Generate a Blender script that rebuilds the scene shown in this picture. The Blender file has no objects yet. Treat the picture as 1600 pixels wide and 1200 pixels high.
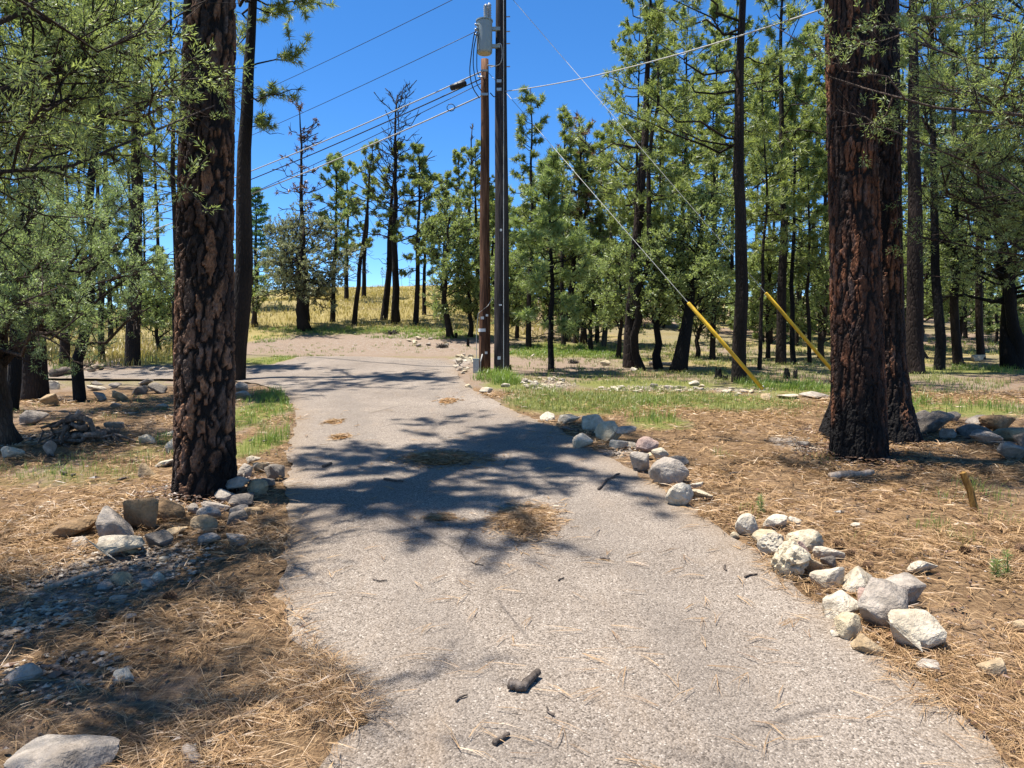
import bpy, bmesh, math, random
import numpy as np
from mathutils import Vector
from mathutils.geometry import delaunay_2d_cdt

S = bpy.context.scene
COL = S.collection
PI = math.pi
rng = np.random.default_rng(11)
random.seed(11)

# ------------------------------------------------------------------ camera, sky, sun, exposure
FPX = 1111.0                 # focal length in photograph pixels (1600 wide)
PITCH = math.atan((600 - 530) / FPX)
CAM = np.array([0.0, 0.0, 1.6])
cam_d = bpy.data.cameras.new('camera'); cam = bpy.data.objects.new('camera', cam_d); COL.objects.link(cam)
cam.location = CAM; cam.rotation_euler = (PI / 2 - PITCH, 0, 0)
cam_d.sensor_width = 36.0; cam_d.lens = FPX / 1600 * 36.0
cam_d.clip_start = 0.05; cam_d.clip_end = 3000
S.camera = cam

SUN_EL = math.radians(74.0)
SHADOW_AZ = math.radians(-8.0)          # direction shadows fall on the ground, from +X towards +Y
sdir = np.array([-math.cos(SHADOW_AZ) * math.cos(SUN_EL), -math.sin(SHADOW_AZ) * math.cos(SUN_EL), math.sin(SUN_EL)])
world = bpy.data.worlds.new('World'); S.world = world; world.use_nodes = True
wn = world.node_tree.nodes; wl = world.node_tree.links
bg = wn['Background']
sky = wn.new('ShaderNodeTexSky'); sky.sky_type = 'NISHITA'; sky.sun_disc = False
sky.sun_elevation = SUN_EL; sky.sun_rotation = math.atan2(sdir[0], sdir[1])
sky.altitude = 2100; sky.air_density = 0.85; sky.dust_density = 0.0; sky.ozone_density = 6.0
hs = wn.new('ShaderNodeHueSaturation'); hs.inputs['Saturation'].default_value = 1.2
wl.new(sky.outputs[0], hs.inputs['Color']); wl.new(hs.outputs[0], bg.inputs['Color'])
bg.inputs['Strength'].default_value = 0.096
sun_d = bpy.data.lights.new('sun', 'SUN'); sun = bpy.data.objects.new('sun', sun_d); COL.objects.link(sun)
sun_d.energy = 4.2; sun_d.angle = math.radians(0.7); sun_d.color = (1.0, 0.955, 0.88)
sun.rotation_euler = Vector(sdir).to_track_quat('Z', 'Y').to_euler()
sun.location = (-5, 0, 30)
S.view_settings.view_transform = 'Standard'; S.view_settings.look = 'None'
S.view_settings.gamma = 1.0; S.view_settings.exposure = 1.35
S.render.engine = 'CYCLES'
S.cycles.max_bounces = 6; S.cycles.diffuse_bounces = 4; S.cycles.glossy_bounces = 2
S.cycles.transmission_bounces = 3; S.cycles.transparent_max_bounces = 4
S.cycles.use_denoising = True

# ------------------------------------------------------------------ numeric helpers
def sstep(a, b, x):
    t = np.clip((np.asarray(x, float) - a) / (b - a), 0, 1); return t * t * (3 - 2 * t)
def hsh(*k):
    v = np.zeros_like(np.asarray(k[0], float))
    for c, q in zip((127.1, 311.7, 74.7, 53.3), k): v = v + c * np.asarray(q, float)
    s = np.sin(v) * 43758.5453
    return s - np.floor(s)
def noise2(x, y, seed=0.0):
    xi, yi = np.floor(x), np.floor(y); fx, fy = x - xi, y - yi
    fx = fx * fx * (3 - 2 * fx); fy = fy * fy * (3 - 2 * fy)
    a = hsh(xi, yi, seed); b = hsh(xi + 1, yi, seed); c = hsh(xi, yi + 1, seed); d = hsh(xi + 1, yi + 1, seed)
    return (a * (1 - fx) + b * fx) * (1 - fy) + (c * (1 - fx) + d * fx) * fy
def noise3(P, seed=0.0):
    xi = np.floor(P); f = P - xi; f = f * f * (3 - 2 * f); out = 0
    for dx in (0, 1):
        for dy in (0, 1):
            for dz in (0, 1):
                w = (f[:, 0] if dx else 1 - f[:, 0]) * (f[:, 1] if dy else 1 - f[:, 1]) * (f[:, 2] if dz else 1 - f[:, 2])
                out = out + w * hsh(xi[:, 0] + dx, xi[:, 1] + dy, xi[:, 2] + dz, np.full(len(P), seed))
    return out
def fbm2(x, y, seed=0.0, o=3):
    v = 0; a = .5
    for i in range(o): v = v + a * noise2(x * 2 ** i, y * 2 ** i, seed + i * 7); a *= .5
    return v / (1 - .5 ** o)
def norm(v): return v / np.maximum(np.linalg.norm(v, axis=-1, keepdims=True), 1e-9)
def rvec(n, g=None):
    g = g or rng
    return norm(g.normal(size=(n, 3)))

# the lie of the land: a drive climbing gently to a turn, then a grassy hillside
def G(x, y):
    x = np.asarray(x, float); y = np.asarray(y, float)
    yy = np.where(y < 20, y, 20 + (y - 20) * 0.2)
    z = 0.054 * np.minimum(yy, 24)
    s = 0.155 - 0.068 * sstep(-4, 6, x) + 0.01 * sstep(12, 30, x)
    s = s - 0.07 * sstep(-12, -24, x)
    t = np.maximum(y - 20.5, 0); rise = np.where(t < 3, t * t / 6, t - 1.5)
    crest = 26 + 18 * sstep(0, 12, x)
    rise = np.where(rise > crest, crest + (rise - crest) * 0.02, rise)
    z = z + s * rise
    z = z - 0.05 * np.maximum(y - 110, 0) * (y > 110)
    z = z + 0.7 * sstep(24, 40, y) * (fbm2(x * .09, y * .09, 3) - .5)
    z = z + 0.05 * (fbm2(x * .8, y * .8, 5) - .5) * sstep(20, 14, y) + .10 * (fbm2(x * .4 + 9, y * .4, 6) - .5) * sstep(12, 18, y)
    z = z - 0.10 * sstep(-4, -7, x) * sstep(3, 7, y) * sstep(20, 14, y)
    return z
CP, SP = math.cos(PITCH), math.sin(PITCH)
def ray(px, py):
    u = (px - 800) / FPX; v = (600 - py) / FPX
    return np.array([u, CP + v * SP, -SP + v * CP])
TS = .8 * 1.012 ** np.arange(435)
def hit(px, py):
    d = ray(px, py); ts = TS
    for k in range(3):
        P = CAM + d * ts[:, None]; below = P[:, 2] <= G(P[:, 0], P[:, 1])
        if not below.any(): p = CAM + d * 45; return np.array([p[0], p[1], float(G(p[0], p[1]))])
        i = max(1, int(np.argmax(below))); ts = np.linspace(ts[i - 1], ts[i], 24)
    p = CAM + d * ts[-1]; return np.array([p[0], p[1], float(G(p[0], p[1]))])
def at(px, py, Y):
    d = ray(px, py); return CAM + d * (Y / d[1])
def proj(P):
    q = np.asarray(P, float) - CAM
    w = q[..., 1] * CP - q[..., 2] * SP
    v = q[..., 1] * SP + q[..., 2] * CP
    return 800 + FPX * q[..., 0] / w, 600 - FPX * v / w

# ------------------------------------------------------------------ scene helpers
def tag(o, label=None, cat=None, group=None, kind=None):
    if label: o['label'] = label
    if cat: o['category'] = cat
    if group: o['group'] = group
    if kind: o['kind'] = kind
    return o
def empty(name, loc, label=None, cat=None, group=None, rz=0):
    o = bpy.data.objects.new(name, None); COL.objects.link(o); o.location = [float(c) for c in loc]
    o.rotation_euler = (0, 0, rz); o.empty_display_size = .1
    return tag(o, label, cat, group)
class MB:
    def __init__(s): s.v = []; s.t = []; s.n = 0; s.a = []; s.c = []
    def add(s, V, T, a=0.0, c=None):
        V = np.asarray(V, float).reshape(-1, 3); T = np.asarray(T, int).reshape(-1, 3)
        s.v.append(V); s.t.append(T + s.n); s.n += len(V)
        s.a.append(np.broadcast_to(np.asarray(a, float), (len(V),)))
        if c is not None: s.c.append(np.broadcast_to(np.asarray(c, float), (len(V), 4)))
        return s
    def mesh(s, name, mat, smooth=True, off=None):
        V = np.concatenate(s.v); T = np.concatenate(s.t)
        if off is not None: V = V - np.asarray(off)
        me = bpy.data.meshes.new(name)
        me.vertices.add(len(V)); me.vertices.foreach_set('co', V.astype(np.float32).ravel())
        me.loops.add(len(T) * 3); me.loops.foreach_set('vertex_index', T.astype(np.int32).ravel())
        me.polygons.add(len(T)); me.polygons.foreach_set('loop_start', np.arange(0, len(T) * 3, 3, dtype=np.int32))
        me.polygons.foreach_set('use_smooth', np.full(len(T), smooth))
        at_ = me.attributes.new('v', 'FLOAT', 'POINT'); at_.data.foreach_set('value', np.concatenate(s.a).astype(np.float32))
        if s.c:
            ca = me.attributes.new('Col', 'FLOAT_COLOR', 'POINT'); ca.data.foreach_set('color', np.concatenate(s.c).astype(np.float32).ravel())
        me.update(calc_edges=True)
        me.materials.append(mat)
        return me
    def build(s, name, mat, parent=None, smooth=True, off=None):
        o = bpy.data.objects.new(name, s.mesh(name, mat, smooth, off)); COL.objects.link(o)
        if parent is not None: o.parent = parent
        return o
def twigs2(P, R, n=3):
    return tubes(P[:, [0, -1]], R[:, [0, -1]], n, False)
def tubes(P, R, n=6, cap=True):
    """batch of B tubes with K points each"""
    P = np.asarray(P, float); R = np.asarray(R, float); B, K, _ = P.shape
    T = norm(np.gradient(P, axis=1))
    ref = np.where(np.abs(T[..., 2:3]) > .85, np.array([1., 0, 0]), np.array([0, 0, 1.]))
    N = norm(np.cross(T, ref)); Bn = np.cross(T, N)
    a = np.arange(n) * 2 * PI / n
    V = P[:, :, None, :] + R[:, :, None, None] * (np.cos(a)[None, None, :, None] * N[:, :, None, :] + np.sin(a)[None, None, :, None] * Bn[:, :, None, :])
    i = np.arange(B)[:, None, None] * K * n; j = np.arange(K - 1)[None, :, None] * n; k = np.arange(n)[None, None, :]
    a0 = i + j + k; a1 = i + j + (k + 1) % n
    T1 = np.stack([a0, a1, a1 + n], -1).reshape(-1, 3); T2 = np.stack([a0, a1 + n, a0 + n], -1).reshape(-1, 3)
    caps = []
    for base in (0, (K - 1) * n) if cap else ():
        for q in range(1, n - 1):
            tri = [base, base + q, base + q + 1] if base else [base, base + q + 1, base + q]
            caps.append(np.stack([np.arange(B) * K * n + t for t in tri], -1))
    return V.reshape(-1, 3), np.concatenate([T1, T2] + caps)
def tube(P, R, n=8):
    P = np.asarray(P, float); R = np.broadcast_to(np.asarray(R, float), (len(P),))
    return tubes(P[None], R[None], n)
def box(c, s, rz=0):
    c = np.asarray(c, float); h = np.asarray(s, float) / 2
    q = np.array([[x, y, z] for x in (-1, 1) for y in (-1, 1) for z in (-1, 1)]) * h
    ca, sa = math.cos(rz), math.sin(rz)
    q = np.stack([q[:, 0] * ca - q[:, 1] * sa, q[:, 0] * sa + q[:, 1] * ca, q[:, 2]], 1) + c
    T = [[0, 1, 3], [0, 3, 2], [4, 6, 7], [4, 7, 5], [0, 4, 5], [0, 5, 1], [2, 3, 7], [2, 7, 6], [0, 2, 6], [0, 6, 4], [1, 5, 7], [1, 7, 3]]
    return q, np.array(T)

# ------------------------------------------------------------------ materials
def mat(name):
    m = bpy.data.materials.new(name); m.use_nodes = True
    nt = m.node_tree; b = nt.nodes['Principled BSDF']; b.inputs['Roughness'].default_value = .85
    b.inputs['Specular IOR Level'].default_value = .25
    return m, nt.nodes, nt.links, b
def nd(N, t, **kw):
    n = N.new(t)
    for k, v in kw.items():
        if k in n.inputs: n.inputs[k].default_value = v
        else: setattr(n, k, v)
    return n
def ramp(N, stops):
    r = N.new('ShaderNodeValToRGB'); e = r.color_ramp.elements
    while len(e) < len(stops): e.new(.5)
    for q, (p, c) in zip(e, stops): q.position = p; q.color = (*c, 1)
    return r
def mix(N, L, fac, a, b, mode='MIX'):
    m = N.new('ShaderNodeMix'); m.data_type = 'RGBA'; m.blend_type = mode
    for sock, v in ((m.inputs[0], fac), (m.inputs[6], a), (m.inputs[7], b)):
        if hasattr(v, 'is_output'): L.new(v, sock)
        elif isinstance(v, (int, float)): sock.default_value = v
        else: sock.default_value = (*v, 1)
    return m.outputs[2]
def mth(N, L, op, a, b=0.0):
    m = N.new('ShaderNodeMath'); m.operation = op
    for s, v in ((m.inputs[0], a), (m.inputs[1], b)):
        if hasattr(v, 'is_output'): L.new(v, s)
        else: s.default_value = v
    return m.outputs[0]
def bump(N, L, b, h, strength=.5, dist=.02):
    n = nd(N, 'ShaderNodeBump'); n.inputs['Strength'].default_value = strength; n.inputs['Distance'].default_value = dist
    L.new(h, n.inputs['Height']); L.new(n.outputs[0], b.inputs['Normal'])
def coords(N, L, kind='Object', scale=(1, 1, 1)):
    t = nd(N, 'ShaderNodeTexCoord'); mp = nd(N, 'ShaderNodeMapping'); mp.inputs['Scale'].default_value = scale
    L.new(t.outputs[kind], mp.inputs['Vector']); return mp.outputs[0]
def tex(N, L, t, vec, **kw):
    n = nd(N, t, **kw); L.new(vec, n.inputs['Vector']); return n

def leaf_mat(name, dark, light, trans=.42, hue_obj=.25):
    m, N, L, b = mat(name)
    a = nd(N, 'ShaderNodeAttribute', attribute_name='v'); oi = nd(N, 'ShaderNodeObjectInfo')
    f = mth(N, L, 'ADD', mth(N, L, 'MULTIPLY', a.outputs['Fac'], 1 - hue_obj), mth(N, L, 'MULTIPLY', oi.outputs['Random'], hue_obj))
    r = ramp(N, [(0.05, dark), (.95, light)]); L.new(f, r.inputs[0])
    d = nd(N, 'ShaderNodeBsdfDiffuse'); t = nd(N, 'ShaderNodeBsdfTranslucent'); g = nd(N, 'ShaderNodeBsdfGlossy', Roughness=.45)
    tc = mix(N, L, .5, r.outputs[0], (light[0] * 1.3, light[1] * 1.35, light[2] * .7))
    L.new(r.outputs[0], d.inputs[0]); L.new(tc, t.inputs[0])
    m1 = nd(N, 'ShaderNodeMixShader'); m1.inputs[0].default_value = trans
    L.new(d.outputs[0], m1.inputs[1]); L.new(t.outputs[0], m1.inputs[2])
    m2 = nd(N, 'ShaderNodeMixShader'); m2.inputs[0].default_value = .05
    L.new(m1.outputs[0], m2.inputs[1]); L.new(g.outputs[0], m2.inputs[2])
    L.new(m2.outputs[0], N['Material Output'].inputs[0])
    return m
M = {}
M['pine'] = leaf_mat('pine_needles', (.125, .165, .050), (.320, .365, .110), .48)
M['young_pine'] = leaf_mat('young_pine_needles', (0.142, 0.201, 0.0649), (0.319, 0.389, 0.136))
M['fir'] = leaf_mat('fir_needles', (0.0649, 0.147, 0.0649), (0.153, 0.26, 0.112))
M['juniper'] = leaf_mat('juniper_sprays', (.150, .200, .072), (.350, .410, .145), .48)
M['blue_juniper'] = leaf_mat('blue_juniper_sprays', (.165, .225, .100), (.370, .455, .200), .5)
M['grey_juniper'] = leaf_mat('grey_oak_leaves', (0.142, 0.159, 0.0885), (0.295, 0.307, 0.177))
M['brown_needles'] = leaf_mat('dead_needles', (0.136, 0.0638, 0.0298), (0.281, 0.153, 0.085), .2)
M['grass'] = leaf_mat('green_grass_blades', (0.136, 0.178, 0.0298), (0.23, 0.34, 0.0638), .4)
M['grass_mix'] = leaf_mat('turning_grass_blades', (0.425, 0.34, 0.128), (0.17, 0.246, 0.051), .35)
M['dry_grass'] = leaf_mat('dry_grass_blades', (.27, .23, .065), (.45, .36, .125), .3)
M['litter'] = leaf_mat('fallen_needles', (.16, .084, .040), (.50, .325, .165), .15, 0.0)

def bark_mat(name, c0, c1, c2, sc=1.0):
    m, N, L, b = mat(name)
    v = coords(N, L, 'Object', (sc, sc, sc * .28))
    vo = tex(N, L, 'ShaderNodeTexVoronoi', v, Scale=22.0, feature='DISTANCE_TO_EDGE')
    n1 = tex(N, L, 'ShaderNodeTexNoise', v, Scale=9.0, Detail=6.0, Roughness=.65)
    n2 = tex(N, L, 'ShaderNodeTexNoise', coords(N, L, 'Object', (1, 1, .5)), Scale=1.3, Detail=2.0)
    r = ramp(N, [(.02, c0), (.22, c1)]); L.new(vo.outputs['Distance'], r.inputs[0])
    c = mix(N, L, n1.outputs[0], r.outputs[0], c2)
    c = mix(N, L, mth(N, L, 'MULTIPLY', r.outputs[0], 1.0), c0, c)
    k = ramp(N, [(.42, (.25, .25, .25)), (.62, (1, 1, 1))]); L.new(n2.outputs[0], k.inputs[0])
    c = mix(N, L, .75, c, k.outputs[0], 'MULTIPLY')
    L.new(c, b.inputs['Base Color']); b.inputs['Roughness'].default_value = .92
    h = mth(N, L, 'ADD', mth(N, L, 'MINIMUM', vo.outputs['Distance'], .25), mth(N, L, 'MULTIPLY', n1.outputs[0], .25))
    bump(N, L, b, h, .9, .05)
    return m
M['bark'] = bark_mat('pine_bark', (.028, .020, .015), (.130, .080, .056), (.22, .135, .092))
M['bark_red'] = bark_mat('red_pine_bark', (.03, .02, .016), (.16, .085, .058), (.24, .135, .092))
M['bark_char'] = bark_mat('charred_bark', (.012, .011, .010), (.035, .028, .024), (.06, .045, .036))
M['bark_grey'] = bark_mat('weathered_grey_bark', (.06, .052, .046), (.19, .165, .145), (.30, .27, .24))
M['bark_juniper'] = bark_mat('juniper_bark', (.07, .048, .036), (.25, .17, .12), (.38, .285, .22), 1.6)

def plate_mat():
    m, N, L, b = mat('plated_bark')
    a = nd(N, 'ShaderNodeAttribute', attribute_name='Col')
    v = coords(N, L, 'Object', (1, 1, .45))
    n1 = tex(N, L, 'ShaderNodeTexNoise', v, Scale=60.0, Detail=5.0, Roughness=.7)
    n2 = tex(N, L, 'ShaderNodeTexVoronoi', v, Scale=75.0)
    r = ramp(N, [(.3, (.35, .33, .32)), (.7, (1.55, 1.5, 1.45))]); L.new(n1.outputs[0], r.inputs[0])
    c = mix(N, L, .85, a.outputs['Color'], r.outputs[0], 'MULTIPLY')
    r2 = ramp(N, [(.0, (1, 1, 1)), (.75, (.55, .5, .5))]); L.new(n2.outputs[0], r2.inputs[0])
    c = mix(N, L, .7, c, r2.outputs[0], 'MULTIPLY')
    L.new(c, b.inputs['Base Color']); b.inputs['Roughness'].default_value = .9
    bump(N, L, b, mth(N, L, 'SUBTRACT', n1.outputs[0], n2.outputs[0]), .8, .012)
    return m
M['plates'] = plate_mat()

def rock_mat(name, c0, c1, c2, stain=(.16, .14, .12)):
    m, N, L, b = mat(name)
    v = coords(N, L, 'Object'); oi = nd(N, 'ShaderNodeObjectInfo')
    ad = nd(N, 'ShaderNodeVectorMath', operation='ADD'); L.new(v, ad.inputs[0])
    cx = nd(N, 'ShaderNodeCombineXYZ'); L.new(mth(N, L, 'MULTIPLY', oi.outputs['Random'], 37.0), cx.inputs[0]); L.new(cx.outputs[0], ad.inputs[1])
    v = ad.outputs[0]
    n1 = tex(N, L, 'ShaderNodeTexNoise', v, Scale=3.5, Detail=5.0, Roughness=.6)
    n2 = tex(N, L, 'ShaderNodeTexNoise', v, Scale=22.0, Detail=5.0, Roughness=.7)
    n3 = tex(N, L, 'ShaderNodeTexNoise', v, Scale=8.0, Detail=4.0, Roughness=.7)
    r = ramp(N, [(.3, c0), (.5, c1), (.7, c2)]); L.new(n1.outputs[0], r.inputs[0])
    k = ramp(N, [(.52, (0, 0, 0)), (.66, (1, 1, 1))]); L.new(n3.outputs[0], k.inputs[0])
    c = mix(N, L, mth(N, L, 'MULTIPLY', k.outputs[0], .55), r.outputs[0], stain)
    g = ramp(N, [(.3, (.62, .62, .62)), (.65, (1.15, 1.15, 1.15))]); L.new(n2.outputs[0], g.inputs[0])
    c = mix(N, L, .8, c, g.outputs[0], 'MULTIPLY')
    L.new(c, b.inputs['Base Color']); b.inputs['Roughness'].default_value = .88
    bump(N, L, b, mth(N, L, 'ADD', n2.outputs[0], mth(N, L, 'MULTIPLY', n3.outputs[0], 1.2)), .8, .03)
    return m
M['r_white'] = rock_mat('white_limestone', (.40, .325, .225), (.52, .445, .335), (.57, .505, .40), (.24, .19, .135))
M['r_cream'] = rock_mat('cream_limestone', (.42, .33, .20), (.50, .41, .275), (.54, .465, .34), (.24, .18, .115))
M['r_grey'] = rock_mat('grey_limestone', (.25, .205, .16), (.345, .29, .235), (.43, .37, .30), (.14, .115, .09))
M['r_dark'] = rock_mat('dark_grey_rock', (.12, .10, .082), (.19, .16, .13), (.26, .22, .18), (.065, .055, .045))
M['r_tan'] = rock_mat('tan_sandstone', (.31, .215, .115), (.40, .29, .17), (.45, .355, .235), (.17, .12, .075))
M['r_brown'] = rock_mat('brown_sandstone', (.17, .105, .052), (.26, .165, .085), (.33, .225, .13), (.085, .055, .035))
M['r_pink'] = rock_mat('pink_rock', (.33, .215, .17), (.40, .275, .22), (.45, .34, .285), (.18, .12, .095))

def wood_mat(name, c0, c1, c2, zs=.06, rough=.85):
    m, N, L, b = mat(name)
    v = coords(N, L, 'Object', (1, 1, zs))
    n1 = tex(N, L, 'ShaderNodeTexNoise', v, Scale=38.0, Detail=5.0, Roughness=.6)
    n2 = tex(N, L, 'ShaderNodeTexNoise', coords(N, L, 'Object', (1, 1, .35)), Scale=2.5, Detail=4.0)
    f = mth(N, L, 'ADD', mth(N, L, 'MULTIPLY', n1.outputs[0], .65), mth(N, L, 'MULTIPLY', n2.outputs[0], .4))
    r = ramp(N, [(.38, c0), (.53, c1), (.68, c2)]); L.new(f, r.inputs[0])
    L.new(r.outputs[0], b.inputs['Base Color']); b.inputs['Roughness'].default_value = rough
    bump(N, L, b, n1.outputs[0], .5, .02)
    return m
M['pole_brown'] = wood_mat('creosoted_brown_pole', (.028, .013, .008), (.105, .047, .024), (.26, .135, .075))
M['pole_black'] = wood_mat('tarred_black_pole', (.012, .010, .010), (.035, .028, .027), (.095, .075, .068))
M['stick'] = wood_mat('weathered_stick', (.035, .027, .022), (.10, .078, .062), (.20, .165, .14), .6)
M['pale_wood'] = wood_mat('pale_bare_wood', (.18, .13, .09), (.34, .26, .19), (.48, .40, .32), .3)
M['stake'] = wood_mat('yellowed_stake', (.10, .05, .012), (.24, .13, .03), (.36, .21, .06), .2)

def plain(name, c, rough=.6, metal=0.0, spec=.3, nz=.15, sc=20):
    m, N, L, b = mat(name)
    n1 = tex(N, L, 'ShaderNodeTexNoise', coords(N, L), Scale=float(sc), Detail=4.0)
    k = ramp(N, [(.3, tuple(1 - nz for _ in c)), (.7, tuple(1 + nz for _ in c))]); L.new(n1.outputs[0], k.inputs[0])
    L.new(mix(N, L, 1.0, c, k.outputs[0], 'MULTIPLY'), b.inputs['Base Color'])
    b.inputs['Roughness'].default_value = rough; b.inputs['Metallic'].default_value = metal; b.inputs['Specular IOR Level'].default_value = spec
    return m
M['grey_paint'] = plain('grey_enamel', (.30, .34, .33), .35, 0, .5, .06)
M['tank_base'] = plain('faded_tank_bottom', (.46, .43, .30), .6)
M['steel'] = plain('galvanised_steel', (.45, .45, .44), .45, .7)
M['cable_black'] = plain('black_cable', (.02, .02, .024), .5)
M['cable_grey'] = plain('grey_cable', (.42, .41, .38), .6)
M['ceramic'] = plain('grey_ceramic', (.36, .37, .37), .25, 0, .5)
M['yellow'] = plain('yellow_guy_guard', (.66, .40, .025), .55, 0, .35, .28, 3)
M['white_tag'] = plain('white_tag', (.72, .70, .66), .6)
M['pinecone'] = plain('pinecone_scales', (.15, .088, .05), .9, 0, .2, .4, 60)
M['needle_bed'] = plain('matted_needles', (.235, .125, .052), .95, 0, .1, .5, 70)

def drive_mat():
    m, N, L, b = mat('chip_seal')
    v = coords(N, L, 'Object')
    vo = tex(N, L, 'ShaderNodeTexVoronoi', v, Scale=125.0); vo2 = tex(N, L, 'ShaderNodeTexVoronoi', v, Scale=240.0)
    hsv = nd(N, 'ShaderNodeSeparateColor'); L.new(vo.outputs['Color'], hsv.inputs[0])
    r = ramp(N, [(.0, (.100, .081, .064)), (.2, (.183, .151, .121)), (.6, (.260, .218, .177)), (.95, (.32, .272, .225)), (1, (.46, .41, .35))]); L.new(hsv.outputs[0], r.inputs[0])
    e = ramp(N, [(.0, (1.1, 1.1, 1.1)), (.55, (.95, .95, .95)), (.9, (.35, .33, .32))]); L.new(vo.outputs['Distance'], e.inputs[0])
    c = mix(N, L, .28, r.outputs[0], e.outputs[0], 'MULTIPLY')
    s2 = nd(N, 'ShaderNodeSeparateColor'); L.new(vo2.outputs['Color'], s2.inputs[0])
    r2 = ramp(N, [(.0, (.5, .48, .46)), (.5, (1, 1, 1)), (1, (1.3, 1.28, 1.25))]); L.new(s2.outputs[1], r2.inputs[0])
    c = mix(N, L, .45, c, r2.outputs[0], 'MULTIPLY')
    n = tex(N, L, 'ShaderNodeTexNoise', v, Scale=.9, Detail=6.0, Roughness=.65)
    k = ramp(N, [(.32, (.80, .78, .77)), (.68, (1.16, 1.15, 1.14))]); L.new(n.outputs[0], k.inputs[0])
    c = mix(N, L, 1.0, c, k.outputs[0], 'MULTIPLY')
    n3 = tex(N, L, 'ShaderNodeTexNoise', coords(N, L, 'Object', (1, .35, 1)), Scale=3.2, Detail=5.0, Roughness=.7)
    k3 = ramp(N, [(.55, (0, 0, 0)), (.75, (1, 1, 1))]); L.new(n3.outputs[0], k3.inputs[0])
    c = mix(N, L, mth(N, L, 'MULTIPLY', k3.outputs[0], .30), c, (.29, .21, .14))
    # wheel tracks worn smooth and dirt washed in along the edges
    at_ = nd(N, 'ShaderNodeAttribute', attribute_name='v')
    wob = mth(N, L, 'ADD', at_.outputs['Fac'], mth(N, L, 'MULTIPLY', mth(N, L, 'SUBTRACT', n.outputs[0], .5), .7))
    tr = ramp(N, [(.55, (0, 0, 0)), (.75, (1, 1, 1)), (1.0, (1, 1, 1)), (1.0, (0, 0, 0))]); tr.color_ramp.elements[2].position = .95
    L.new(wob, tr.inputs[0])
    c = mix(N, L, mth(N, L, 'MULTIPLY', tr.outputs[0], .22), c, (.16, .138, .118))
    ed = ramp(N, [(.0, (1, 1, 1)), (.30, (0, 0, 0))]); L.new(wob, ed.inputs[0])
    c = mix(N, L, mth(N, L, 'MULTIPLY', ed.outputs[0], .5), c, (.25, .185, .125))
    # a few old cracks
    cr = tex(N, L, 'ShaderNodeTexVoronoi', coords(N, L, 'Object', (.5, .22, 1)), Scale=1.1, feature='DISTANCE_TO_EDGE')
    nn = tex(N, L, 'ShaderNodeTexNoise', v, Scale=1.4, Detail=3.0)
    kk = ramp(N, [(.0, (1, 1, 1)), (.006, (0, 0, 0))]); L.new(cr.outputs['Distance'], kk.inputs[0])
    k4 = ramp(N, [(.5, (0, 0, 0)), (.6, (1, 1, 1))]); L.new(nn.outputs[0], k4.inputs[0])
    c = mix(N, L, mth(N, L, 'MULTIPLY', mth(N, L, 'MULTIPLY', kk.outputs[0], k4.outputs[0]), .6), c, (.05, .04, .035))
    L.new(c, b.inputs['Base Color']); b.inputs['Roughness'].default_value = .9; b.inputs['Specular IOR Level'].default_value = .2
    bump(N, L, b, mth(N, L, 'SUBTRACT', 1.0, vo.outputs['Distance']), .6, .012)
    return m
M['drive'] = drive_mat()

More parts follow.
